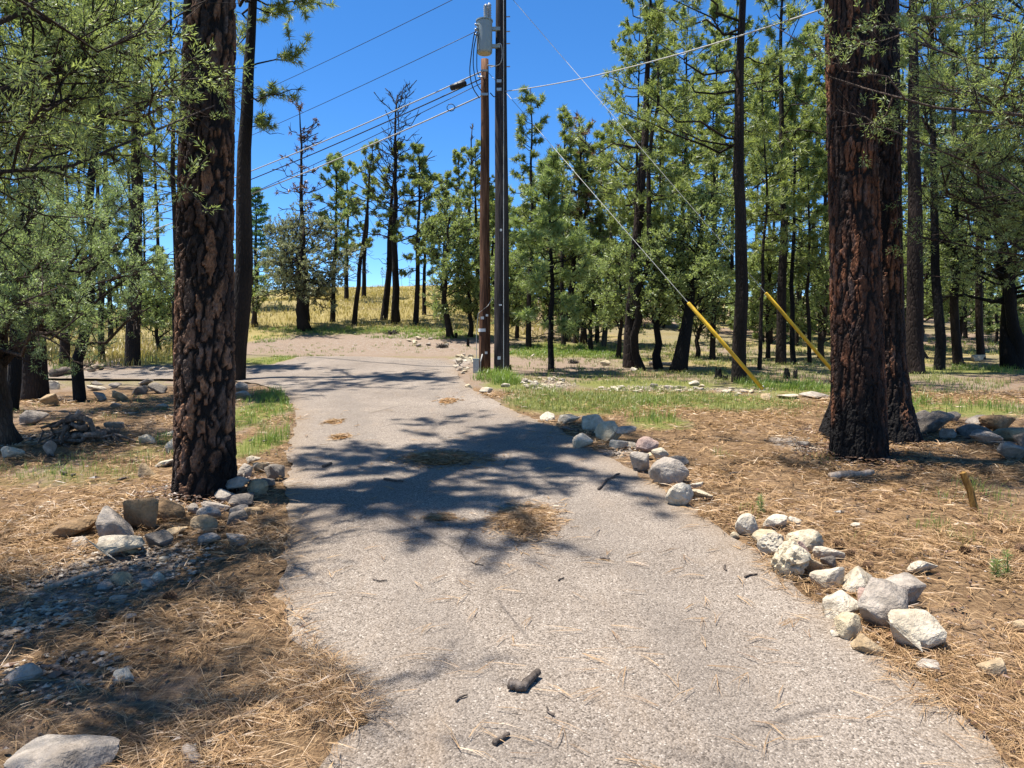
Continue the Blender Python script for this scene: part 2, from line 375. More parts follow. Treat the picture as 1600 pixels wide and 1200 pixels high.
def ground_mat():
    m, N, L, b = mat('forest_floor')
    v = coords(N, L, 'Object')
    a = nd(N, 'ShaderNodeAttribute', attribute_name='Col'); sp = nd(N, 'ShaderNodeSeparateColor'); L.new(a.outputs['Color'], sp.inputs[0])
    nb = tex(N, L, 'ShaderNodeTexNoise', v, Scale=2.2, Detail=6.0, Roughness=.7)
    nf = tex(N, L, 'ShaderNodeTexNoise', v, Scale=34.0, Detail=5.0, Roughness=.75)
    nm = tex(N, L, 'ShaderNodeTexNoise', v, Scale=9.0, Detail=6.0, Roughness=.7)
    soil = ramp(N, [(.3, (.15, .105, .075)), (.55, (.265, .198, .145)), (.75, (.36, .285, .22))]); L.new(nf.outputs[0], soil.inputs[0])
    # litter: fibres
    w1 = tex(N, L, 'ShaderNodeTexNoise', coords(N, L, 'Object', (1, .16, 1)), Scale=55.0, Detail=3.0, Roughness=.6, Distortion=1.6)
    w2 = tex(N, L, 'ShaderNodeTexNoise', coords(N, L, 'Object', (.16, 1, 1)), Scale=55.0, Detail=3.0, Roughness=.6, Distortion=1.6)
    wm = mth(N, L, 'MAXIMUM', w1.outputs[0], w2.outputs[0])
    lit = ramp(N, [(.38, (.065, .038, .022)), (.52, (.175, .110, .060)), (.66, (.31, .205, .112)), (.8, (.41, .295, .18))]); L.new(wm, lit.inputs[0])
    big = ramp(N, [(.3, (.72, .70, .68)), (.7, (1.15, 1.15, 1.15))]); L.new(nb.outputs[0], big.inputs[0])
    litc = mix(N, L, 1.0, lit.outputs[0], big.outputs[0], 'MULTIPLY')
    def fac(ch, lo=.25, hi=.6):
        s = mth(N, L, 'ADD', sp.outputs[ch], mth(N, L, 'MULTIPLY', mth(N, L, 'SUBTRACT', nm.outputs[0], .5), .9))
        r = ramp(N, [(lo, (0, 0, 0)), (hi, (1, 1, 1))]); L.new(s, r.inputs[0]); return r.outputs[0]
    c = mix(N, L, fac(0), soil.outputs[0], litc)
    gr = ramp(N, [(.3, (0.084, 0.0882, 0.0252)), (.5, (0.16, 0.168, 0.0462)), (.7, (0.277, 0.244, 0.0924))]); L.new(nf.outputs[0], gr.inputs[0])
    c = mix(N, L, fac(1, .3, .75), c, gr.outputs[0])
    dr = ramp(N, [(.3, (.17, .135, .05)), (.5, (.27, .215, .085)), (.7, (.36, .285, .135))]); L.new(nf.outputs[0], dr.inputs[0])
    gv = tex(N, L, 'ShaderNodeTexVoronoi', v, Scale=38.0)
    gs = nd(N, 'ShaderNodeSeparateColor'); L.new(gv.outputs['Color'], gs.inputs[0])
    gc = ramp(N, [(.0, (.13, .115, .105)), (.4, (.30, .27, .24)), (.8, (.46, .43, .39)), (1, (.62, .58, .52))]); L.new(gs.outputs[0], gc.inputs[0])
    c = mix(N, L, fac(2), c, gc.outputs[0])
    al = nd(N, 'ShaderNodeAttribute', attribute_name='v')
    s = mth(N, L, 'ADD', al.outputs['Fac'], mth(N, L, 'MULTIPLY', mth(N, L, 'SUBTRACT', nb.outputs[0], .5), .8))
    r = ramp(N, [(.3, (0, 0, 0)), (.6, (1, 1, 1))]); L.new(s, r.inputs[0])
    c = mix(N, L, r.outputs[0], c, dr.outputs[0])
    L.new(c, b.inputs['Base Color']); b.inputs['Roughness'].default_value = .95; b.inputs['Specular IOR Level'].default_value = .1
    h = mth(N, L, 'ADD', mth(N, L, 'MULTIPLY', wm, .5), mth(N, L, 'ADD', nm.outputs[0], mth(N, L, 'MULTIPLY', nf.outputs[0], .5)))
    bump(N, L, b, h, .8, .05)
    return m
M['ground'] = ground_mat()

# ------------------------------------------------------------------ driveway outline (turned into ground points)
right_px = [(1640, 1260), (1560, 1180), (1490, 1110), (1395, 1030), (1290, 950), (1215, 890), (1150, 845), (1080, 795), (1010, 752), (955, 715), (900, 690), (868, 668), (800, 643), (745, 612), (722, 596), (712, 578), (712, 566), (690, 561)]
top_px = [(620, 560), (540, 557), (478, 557), (440, 566), (400, 575), (340, 577), (270, 576), (190, 578), (95, 581), (-60, 583)]
bot_px = [(-60, 592), (110, 592), (270, 593), (370, 596), (420, 604), (452, 622), (463, 650), (455, 680), (450, 720), (446, 770), (446, 830), (440, 900), (400, 960), (415, 1010), (410, 1090), (400, 1180), (380, 1260)]
poly = [hit(*p)[:2] for p in right_px + top_px + bot_px]
poly = [np.array([2.2, -4.0])] + poly + [np.array([-1.0, -4.0])]
# resample and roughen the edge
edge = []
for i in range(len(poly)):
    p, q = poly[i], poly[(i + 1) % len(poly)]
    n = max(1, int(np.linalg.norm(q - p) / .06))
    for k in range(n): edge.append(p + (q - p) * k / n)
edge = np.array(edge)
for _ in range(10): edge = (np.roll(edge, 1, 0) + 2 * edge + np.roll(edge, -1, 0)) / 4
edge_s = edge[::3].copy()
j = np.stack([fbm2(edge[:, 0] * 5, edge[:, 1] * 5, 21, 3) - .5, fbm2(edge[:, 0] * 5, edge[:, 1] * 5, 31, 3) - .5], 1)
edge = edge + j * .16
def drive_sd(x, y):
    """signed distance to the driveway edge, negative inside"""
    x = np.asarray(x, float).ravel(); y = np.asarray(y, float).ravel()
    A = edge_s; B = np.roll(edge_s, -1, 0); out = np.empty(len(x))
    for i in range(0, len(x), 4000):
        px, py = x[i:i + 4000, None], y[i:i + 4000, None]
        dx, dy = B[:, 0] - A[:, 0], B[:, 1] - A[:, 1]
        t = np.clip(((px - A[:, 0]) * dx + (py - A[:, 1]) * dy) / (dx * dx + dy * dy + 1e-12), 0, 1)
        d = np.sqrt(((px - A[:, 0] - t * dx) ** 2 + (py - A[:, 1] - t * dy) ** 2).min(1))
        cr = ((A[:, 1] > py) != (B[:, 1] > py)) & (px < dx * (py - A[:, 1]) / np.where(np.abs(dy) < 1e-9, 1e-9, dy) + A[:, 0])
        out[i:i + 4000] = np.where(cr.sum(1) % 2 == 1, -d, d)
    return out
gx, gy = np.meshgrid(np.arange(-14, 6, .25), np.arange(-4, 22, .25)); gx, gy = gx.ravel(), gy.ravel()
gx = gx + rng.uniform(-.05, .05, len(gx)); gy = gy + rng.uniform(-.05, .05, len(gy))
keep = drive_sd(gx, gy) < -.2
pts = [Vector((float(a), float(b))) for a, b in edge] + [Vector((float(a), float(b))) for a, b in zip(gx[keep], gy[keep])]
ne = len(edge)
cv, _, cf, _, _, _ = delaunay_2d_cdt(pts, [(i, (i + 1) % ne) for i in range(ne)], [], 1, 1e-5)
cv = np.array([[v[0], v[1]] for v in cv]); tris = []
for f in cf:
    for k in range(1, len(f) - 1): tris.append((f[0], f[k], f[k + 1]))
dz = 0.010 + 0.012 * (fbm2(cv[:, 0] * 1.5, cv[:, 1] * 1.5, 8) - .5)
V = np.stack([cv[:, 0], cv[:, 1], G(cv[:, 0], cv[:, 1]) + dz], 1)
T = np.array(tris)
nrm = np.cross(V[T[:, 1]] - V[T[:, 0]], V[T[:, 2]] - V[T[:, 0]])[:, 2]
T[nrm < 0] = T[nrm < 0][:, ::-1]
dw = MB().add(V, T, -drive_sd(V[:, 0], V[:, 1])).build('driveway', M['drive'])
tag(dw, 'pale grey chip sealed driveway running up between the pines', 'driveway', kind='structure')

# ------------------------------------------------------------------ ground sheet
BL = []   # blobs: centre, radii, kind, strength
def blob(px, py, rx, ry, kind, s=1.0):
    c = hit(px, py); D = c[1]
    y0 = hit(px, min(py + ry, 1199))[1]; y1 = hit(px, py - ry)[1]
    BL.append((c[0], c[1], max(rx / FPX * D, .1), max(abs(y1 - y0) / 2, .15), kind, s))
GREEN, GRAV = 1, 2
for b_ in [(410, 640, 55, 42), (400, 695, 45, 22), (60, 588, 45, 12), (240, 700, 50, 22), (110, 745, 170, 22), (900, 630, 130, 20), (1090, 625, 170, 16), (800, 602, 55, 10),
           (870, 548, 110, 14), (560, 517, 170, 6), (690, 524, 70, 9), (430, 562, 70, 7), (1230, 606, 110, 13), (1480, 578, 130, 8), (1470, 640, 150, 14), (1030, 660, 60, 12), (280, 560, 90, 10), (520, 570, 50, 4), (1010, 600, 150, 10)]:
    blob(*b_, GREEN, .45 if b_[:2] in ((110, 745), (240, 700)) else .85)
for b_ in [(170, 900, 150, 70), (60, 960, 90, 60), (80, 1060, 110, 40), (250, 790, 70, 22), (1238, 692, 44, 15), (955, 708, 45, 14), (720, 565, 25, 14), (860, 603, 40, 8), (1020, 608, 90, 5), (1150, 610, 60, 5), (40, 690, 60, 12)]:
    blob(*b_, GRAV, .40)
def mask(x, y, kind):
    out = np.zeros(np.shape(x))
    for cx, cy, rx, ry, k, s in BL:
        if k == kind: out = np.maximum(out, s * sstep(1.35, .45, np.sqrt(((x - cx) / rx) ** 2 + ((y - cy) / ry) ** 2)))
    return out
NR, NC = 290, 330
q = np.linspace(0, 1, NR); ys = -6 + 6.5 * q * 3 + 500 * q ** 5.2
tt = np.linspace(-1, 1, NC); tt = tt * .62 + .38 * tt ** 5
XX = tt[None, :] * (ys[:, None] * 1.25 + 16); YY = np.repeat(ys[:, None], NC, 1)
x, y = XX.ravel(), YY.ravel()
near = (y < 24) & (np.abs(x) < 18)
sd = np.full(len(x), 5.0); sd[near] = drive_sd(x[near], y[near])
z = G(x, y) - 0.07 * sstep(-.02, -.22, sd) + .018 * sstep(.0, .3, sd) * sstep(24, 16, y) * (fbm2(x * 4, y * 4, 12) - .35)
green = mask(x, y, GREEN); grav = mask(x, y, GRAV)
green = np.maximum(green, .48 * sstep(12, 15, y) * sstep(48, 30, y) * sstep(.42, .62, fbm2(x * .35, y * .35, 91)) * (sd > .3))
lit = np.clip(sstep(19, 10, y) * .85 + .35 * (fbm2(x * .5, y * .5, 4) - .3), 0, 1) * (1 - .8 * green) + .3 * sstep(14, 30, y) * sstep(0, 6, x)
dry = sstep(22.5, 25, y) * sstep(4, -2, x) * .9 + sstep(12.5, 17, y) * sstep(1, 4, x) * .62 * sstep(.3, .55, fbm2(x * .3, y * .3, 77)) + sstep(45, 70, y) * .6
dry = np.clip(dry, 0, 1) * (1 - green)
c0, c1, c2 = hit(590, 541), hit(590, 556), hit(590, 521)
bare = sstep(1.25, .6, np.sqrt(((x - c0[0]) / 4.6) ** 2 + ((y - (c1[1] + c2[1]) / 2) / ((c2[1] - c1[1]) / 2)) ** 2) + .5 * (fbm2(x * .6, y * .6, 15) - .5))
green *= 1 - .85 * bare; dry *= 1 - bare; lit *= 1 - bare; grav = np.maximum(grav, .26 * bare); lit = lit * (.55 + .6 * sstep(.35, .6, fbm2(x * .9, y * .9, 17)))
i0 = (np.arange(NR - 1)[:, None] * NC + np.arange(NC - 1)[None, :]).ravel()
T = np.concatenate([np.stack([i0, i0 + 1, i0 + NC + 1], 1), np.stack([i0, i0 + NC + 1, i0 + NC], 1)])
gd = MB().add(np.stack([x, y, z], 1), T, dry, np.stack([lit, green, grav, np.ones_like(lit)], 1)).build('ground', M['ground'])
tag(gd, 'forest floor of needle litter, soil and grass rising to a hillside', 'ground', kind='structure')

# ------------------------------------------------------------------ trees
def needles(mb, C, A, n, ln, w, g, spread=.95, back=.10):
    """tufts: centres C, axes A; n needles each as thin tapering blades"""
    m = len(C)
    if not m: return
    R = norm(g.normal(size=(m, n, 3)))
    d = norm(A[:, None, :] * .62 + R * spread)
    base = C[:, None, :] - A[:, None, :] * g.uniform(0, back, (m, n, 1)) + R * .012
    L_ = ln * g.uniform(.7, 1.15, (m, n, 1))
    p = norm(np.cross(d, norm(g.normal(size=(m, n, 3))))) * w * g.uniform(.7, 1.3, (m, n, 1))
    V = np.stack([base - p / 2, base + p / 2, base + d * L_ + np.array([0, 0, -.02]) * L_ / .18], 2)
    v = np.repeat(np.clip(g.normal(.5, .22, m), 0, 1), n * 3) + g.uniform(-.12, .12, m * n * 3)
    mb.add(V.reshape(-1, 3), np.arange(m * n * 3).reshape(-1, 3), v)
def wander(p0, p1, K, amp, g):
    s = np.linspace(0, 1, K)[:, None]; P = p0 + (p1 - p0) * s
    off = np.cumsum(g.normal(size=(K, 3)), 0); off -= off[0] + (off[-1] - off[0]) * s
    return P + off * amp
def trunk_path(base, top, g, K=14, amp=.02):
    P = wander(np.array(base, float), np.array(top, float), K, amp, g); return P
def lerp_path(P, t):
    K = len(P) - 1; f = np.clip(np.asarray(t) * K, 0, K - 1e-6); i = f.astype(int); f = (f - i)[..., None]
    return P[i] * (1 - f) + P[i + 1] * f

def pine_geo(H, r0, cs, cr, nb, seed, D, lean=(0, 0), tw=5, nn=12, ln=.19, dead=8, extra=(), amp=.028, sides=9, open_=0.0, tufts_per=4, lod_w=.00125, up=.25, wood=None, no_trunk=False, path=None, brush=0, st0=.45, rbk=1.0):
    g = np.random.default_rng(seed)
    wb = wood or MB(); cb = MB()
    P = path if path is not None else trunk_path((0, 0, -.15), (lean[0], lean[1], H), g, 14, amp)
    s = np.linspace(0, 1, len(P)); R = r0 * (1 - .88 * s ** 1.15) * (1 + .3 * np.exp(-s * H / .35))
    if not no_trunk:
        if len(P) < 20:
            s2 = np.unique(np.concatenate([np.linspace(0, .08, 5), np.linspace(.1, 1, 14)])); P2 = lerp_path(P, s2)
            R2 = r0 * (1 - .88 * s2 ** 1.15) * (1 + .2 * np.exp(-s2 * H / .35)); wb.add(*tube(P2, R2, sides))
        else: wb.add(*tube(P, R, sides))
    t = cs + (1 - cs) * np.clip(.45 * (np.arange(nb) + .5) / nb + .55 * np.sort(g.uniform(0, 1, nb)), 0, 1); t = np.minimum(t, .985)
    az = np.arange(nb) * 2.39996 + g.uniform(-.8, .8, nb)
    u = (t - cs) / (1 - cs)
    prof = (.55 + .45 * np.sin(np.clip(u * 1.25 + .12, 0, 1) * PI)) * (1 - .5 * u ** 3)
    Lb = cr * prof * g.uniform(.35, 1.3, nb); el = np.radians(-14 + 62 * u ** 1.4 + g.uniform(-14, 14, nb))
    if open_: Lb = Lb * (g.uniform(0, 1, nb) > open_) + .15
    for (tz, a, le, e) in extra:
        t = np.append(t, tz); az = np.append(az, a); Lb = np.append(Lb, le); el = np.append(el, math.radians(e))
    nb = len(t); root = lerp_path(P, t); K = 6; sb = np.linspace(0, 1, K)
    dh = np.stack([np.cos(az), np.sin(az), np.zeros(nb)], 1)
    BP = root[:, None, :] + Lb[:, None, None] * (dh[:, None, :] * (sb * np.cos(el)[:, None])[..., None])
    BP[..., 2] += Lb[:, None] * (np.sin(el)[:, None] * sb + up * sb ** 2.4)
    BP[:, 1:] += g.normal(size=(nb, K - 1, 3)) * (.055 * Lb)[:, None, None]
    rb = rbk * np.clip(.009 + .010 * Lb, .011, .045)[:, None] * (1 - .75 * sb)[None]
    wb.add(*tubes(BP, np.maximum(rb, .0011 * D * .5), 5))
    # twigs
    ntw = tw; rep = np.repeat(np.arange(nb), ntw); st = g.uniform(st0, 1.0, nb * ntw)
    f = st * (K - 1); i = np.minimum(f.astype(int), K - 2); fr = (f - i)[:, None]
    o = BP[rep, i] * (1 - fr) + BP[rep, i + 1] * fr
    bd = norm(BP[rep, i + 1] - BP[rep, i])
    td = norm(bd * .75 + g.normal(size=(len(rep), 3)) * np.array([.65, .65, .38]) + np.array([0, 0, .28]))
    tl = (Lb[rep] * g.uniform(.16, .38, len(rep)) + .08)
    st3 = np.array([0, .5, 1.0])
    TP = o[:, None, :] + td[:, None, :] * (tl[:, None] * st3)[..., None]; TP[:, 2, 2] += tl * .12
    wb.add(*twigs2(TP, np.broadcast_to(np.maximum(.006, .0004 * D) * np.array([1, .8, .5]), (len(rep), 3))))
    C = [TP[:, 2]]; A = [norm(TP[:, 2] - TP[:, 1])]
    for k in range(tufts_per - 1):
        m = g.uniform(.35, .95, len(rep))[:, None]; C.append(TP[:, 0] * (1 - m) + TP[:, 2] * m); A.append(norm(td + g.normal(size=td.shape) * .5 + np.array([0, 0, .3])))
    C.append(BP[:, -1]); A.append(norm(BP[:, -1] - BP[:, -2]))
    C = np.concatenate(C); A = np.concatenate(A)
    needles(cb, C, A, nn, ln if D < 14 else .165, lod_w * D, g)
    # dead lower branches
    if dead:
        t = g.uniform(max(.18, cs - .45), cs + .1, dead); az = g.uniform(0, 2 * PI, dead); le = g.uniform(.25, 1.0, dead) * min(1.2, cr)
        root = lerp_path(P, t); dh = np.stack([np.cos(az), np.sin(az), g.uniform(-.25, .25, dead)], 1); sb = np.linspace(0, 1, 5)
        DP = root[:, None] + dh[:, None] * (le[:, None] * sb)[..., None]; DP[:, 1:] += g.normal(size=(dead, 4, 3)) * .05
        wb.add(*tubes(DP, np.broadcast_to(np.maximum(.012, .0005 * D) * (1 - .7 * sb), (dead, 5)), 4))
    return wb, cb
def snag_geo(H, r0, cs, cr, nb, seed, D, lean=(0, 0), brown=0, el0=5, sub=5):
    g = np.random.default_rng(seed); wb = MB(); cb = MB()
    P = trunk_path((0, 0, -.15), (lean[0], lean[1], H), g, 14, .05); s = np.linspace(0, 1, 14)
    wb.add(*tube(P, r0 * (1 - .9 * s) * (1 + .4 * np.exp(-s * H / .3)) + .008, 8))
    t = cs + (1 - cs) * g.uniform(0, 1, nb); az = g.uniform(0, 2 * PI, nb); u = (t - cs) / (1 - cs)
    Lb = cr * g.uniform(.35, 1.1, nb) * (1 - .65 * u); el = np.radians(el0 + 35 * u + g.uniform(-15, 15, nb)); K = 6; sb = np.linspace(0, 1, K)
    dh = np.stack([np.cos(az), np.sin(az), np.zeros(nb)], 1)
    BP = lerp_path(P, t)[:, None, :] + Lb[:, None, None] * (dh[:, None, :] * (sb * np.cos(el)[:, None])[..., None])
    BP[..., 2] += Lb[:, None] * (np.sin(el)[:, None] * sb + .22 * sb ** 2); BP[:, 1:] += g.normal(size=(nb, K - 1, 3)) * (.05 * Lb)[:, None, None]
    wb.add(*tubes(BP, np.maximum(.00055 * D, (.011 + .008 * Lb)[:, None] * (1 - .8 * sb)), 4))
    rep = np.repeat(np.arange(nb), sub); i = g.integers(1, K - 1, len(rep)); o = BP[rep, i]
    td = norm(norm(BP[rep, i + 1] - BP[rep, i]) + g.normal(size=(len(rep), 3)) * .7 + np.array([0, 0, .25])); tl = Lb[rep] * g.uniform(.15, .5, len(rep))
    TP = o[:, None] + td[:, None] * (tl[:, None] * np.array([0, .5, 1]))[..., None]; TP[:, 1] += g.normal(size=(len(rep), 3)) * .03
    wb.add(*twigs2(TP, np.broadcast_to(.00042 * D * np.array([1, .8, .5]), (len(rep), 3))))
    if brown:
        k = g.choice(len(rep), min(brown, len(rep)), replace=False); needles(cb, TP[k, 2], td[k] * np.array([1, 1, -.6]), 12, .17, .0013 * D, g)
    return wb, cb
def sprays(mb, C, A, n, ln, w, g, axis=.13):
    m = len(C); u = g.uniform(-.1, 1, (m, n, 1)); R = norm(g.normal(size=(m, n, 3)))
    base = C[:, None] + A[:, None] * (axis * u) + R * .018
    d = norm(A[:, None] * .75 + R * .75 + np.array([0, 0, .12])); L_ = ln * g.uniform(.6, 1.25, (m, n, 1))
    p = norm(np.cross(d, norm(g.normal(size=(m, n, 3))))) * w * g.uniform(.7, 1.3, (m, n, 1))
    V = np.stack([base - p / 2, base + d * L_ * .25 + p / 2, base + d * L_], 2)
    v = np.repeat(np.clip(g.normal(.5, .24, m), 0, 1), n * 3) + g.uniform(-.12, .12, m * n * 3)
    mb.add(V.reshape(-1, 3), np.arange(m * n * 3).reshape(-1, 3), v)
def limb_foliage(wb, cb, LP, LR, g, D, subs, twigs, per, n, ln, w, sub_len=.55, tw_len=.28, s0=.3, bare=0.0, droop=0.0, wood_min=None):
    """limbs (B,K,3) with side branches, twigs and sprays"""
    B, K, _ = LP.shape; wm = wood_min or .00045 * D
    wb.add(*tubes(LP, np.maximum(LR, wm), 6))
    rep = np.repeat(np.arange(B), subs); f = g.uniform(s0, .999, len(rep)) * (K - 1); i = f.astype(int); fr = (f - i)[:, None]
    o = LP[rep, i] * (1 - fr) + LP[rep, i + 1] * fr; bd = norm(LP[rep, i + 1] - LP[rep, i])
    sd_ = norm(bd * .7 + g.normal(size=(len(rep), 3)) * .6 + np.array([0, 0, .18 - droop])); sl = sub_len * g.uniform(.4, 1.2, len(rep))
    sp_ = np.linspace(0, 1, 4); SPp = o[:, None] + sd_[:, None] * (sl[:, None] * sp_)[..., None]; SPp[:, 1:] += g.normal(size=(len(rep), 3, 3)) * (.07 * sl)[:, None, None]
    wb.add(*tubes(SPp, np.broadcast_to(np.maximum(.009 * (1 - .6 * sp_), wm), (len(rep), 4)), 3, False))
    live = np.where(g.uniform(0, 1, len(rep)) >= bare)[0]
    r2 = np.repeat(np.arange(len(rep)), twigs); f = g.uniform(.25, .999, len(r2)) * 3; i = f.astype(int); fr = (f - i)[:, None]
    o = SPp[r2, i] * (1 - fr) + SPp[r2, i + 1] * fr
    td = norm(sd_[r2] * .6 + g.normal(size=(len(r2), 3)) * .6 + np.array([0, 0, .22 - droop])); tl = tw_len * g.uniform(.4, 1.2, len(r2))
    TP = o[:, None] + td[:, None] * (tl[:, None] * np.array([0, .5, 1]))[..., None]
    wb.add(*twigs2(TP, np.broadcast_to(np.maximum(.0035, wm * .7) * np.array([1, .8, .6]), (len(r2), 3))))
    k = np.isin(r2, live); T0, T1, td = TP[k, 0], TP[k, 2], td[k]
    for q_ in range(per):
        m_ = g.uniform(.1, 1.0, len(T0))[:, None]
        sprays(cb, T0 * (1 - m_) + T1 * m_, norm(td + g.normal(size=td.shape) * .55), n, ln, w, g, .13 if ln > .04 else .10)
def juniper_geo(H, W, seed, D, r0=.12, nl=18, subs=8, twigs=5, per=2, n=8, ln=.055, w=None, low=.12, lean=(0, 0), stems=1, bare=.0, targets=None, amp=.06, crown_low=.25):
    g = np.random.default_rng(seed); wb = MB(); cb = MB(); w = w or .0019 * D
    paths = []
    for k in range(stems):
        top = np.array([lean[0] + g.normal() * .15 * W * (k > 0), lean[1] + g.normal() * .15 * W * (k > 0), H * (.9 - .15 * k)])
        P = wander(np.array([.05 * k, .04 * k, -.1]), top, 10, amp * H / 4, g); paths.append(P)
        s = np.linspace(0, 1, 10); wb.add(*tube(P, r0 * (1 - .25 * k) * (1 - .85 * s) * (1 + .4 * np.exp(-s * 8)) + .012, 8))
    LPs = []; LRs = []
    for b in range(nl):
        P = paths[b % stems]; t = low + (.95 - low) * (b + g.uniform()) / nl; a = b * 2.4 + g.uniform(-.6, .6)
        hz = crown_low + (1.02 - crown_low) * min(1, max(0, (t - low) / (.95 - low) * .9 + g.uniform(-.08, .15)))
        rr = W * .5 * math.sqrt(max(.06, 1 - ((hz - .45) / .62) ** 2)) * g.uniform(.6, 1.08)
        root = lerp_path(P, np.array([t]))[0]; end = np.array([lean[0] * hz + rr * math.cos(a), lean[1] * hz + rr * math.sin(a), H * hz])
        LPs.append(wander(root, end, 6, .05 * rr + .01, g)); LRs.append((.010 + .018 * rr) * (1 - .8 * np.linspace(0, 1, 6)))
    if targets is not None:
        for (root, end, r) in targets:
            LPs.append(wander(np.array(root, float), np.array(end, float), 6, .075 * np.linalg.norm(np.array(end) - root), g)); LRs.append(r * (1 - .8 * np.linspace(0, 1, 6)))
    sc_ = min(1.0, .25 + W * .16)
    limb_foliage(wb, cb, np.array(LPs), np.array(LRs), g, D, subs, twigs, per, n, ln, w, .75 * sc_, .36 * sc_, .25, bare)
    return wb, cb
def fir_geo(H, r0, W, seed, D):
    g = np.random.default_rng(seed); wb = MB(); cb = MB()
    P = trunk_path((0, 0, -.1), (0, 0, H), g, 10, .02); s = np.linspace(0, 1, 10); wb.add(*tube(P, r0 * (1 - .93 * s), 8))
    nb = 62; t = .14 + .85 * np.linspace(0, 1, nb) ** .9; az = np.arange(nb) * 2.4 + g.uniform(-.5, .5, nb); Lb = W / 2 * (1.03 - t) ** .8 * g.uniform(.6, 1.15, nb)
    sb = np.linspace(0, 1, 5); dh = np.stack([np.cos(az), np.sin(az), np.zeros(nb)], 1)
    BP = lerp_path(P, t)[:, None] + dh[:, None] * (Lb[:, None] * sb)[..., None]; BP[..., 2] += Lb[:, None] * (.1 * sb + .16 * sb ** 2)
    wb.add(*tubes(BP, np.broadcast_to(.0005 * D * (1.3 - sb), (nb, 5)), 4))
    rep = np.repeat(np.arange(nb), 16); m = g.uniform(.12, 1, len(rep))[:, None]; f = m[:, 0] * 4; i = np.minimum(f.astype(int), 3); fr = (f - i)[:, None]
    C = BP[rep, i] * (1 - fr) + BP[rep, i + 1] * fr; side = np.cross(dh[rep], [0, 0, 1.0]) * g.uniform(-1, 1, (len(rep), 1))
    A = norm(dh[rep] * .7 + side + np.array([0, 0, .1])); C = C + side * (.28 * Lb[rep])[:, None] * (1.1 - m)
    sprays(cb, C, A, 9, .13, .0016 * D, g, .2)
    return wb, cb

def plant(name, base, geo, label, cat, group=None, bark='bark', leaf='pine', rz=0):
    e = empty(name, base, label, cat, group, rz)
    wb, cb = geo
    wb.build('trunk', M[bark], e)
    if cb.v: tag(cb.build('crown', M[leaf], e, smooth=False), kind='stuff')
    return e
TPL = {}
def copy_tree(src, base, sc, rz, label, group, rx=0.0):
    e = src.copy(); COL.objects.link(e); e.location = [float(c) for c in base]; e.scale = sc; e.rotation_euler = (rx, 0, rz)
    e['label'] = label; e['group'] = group
    for ch in src.children:
        c = ch.copy(); COL.objects.link(c); c.parent = e
    return e

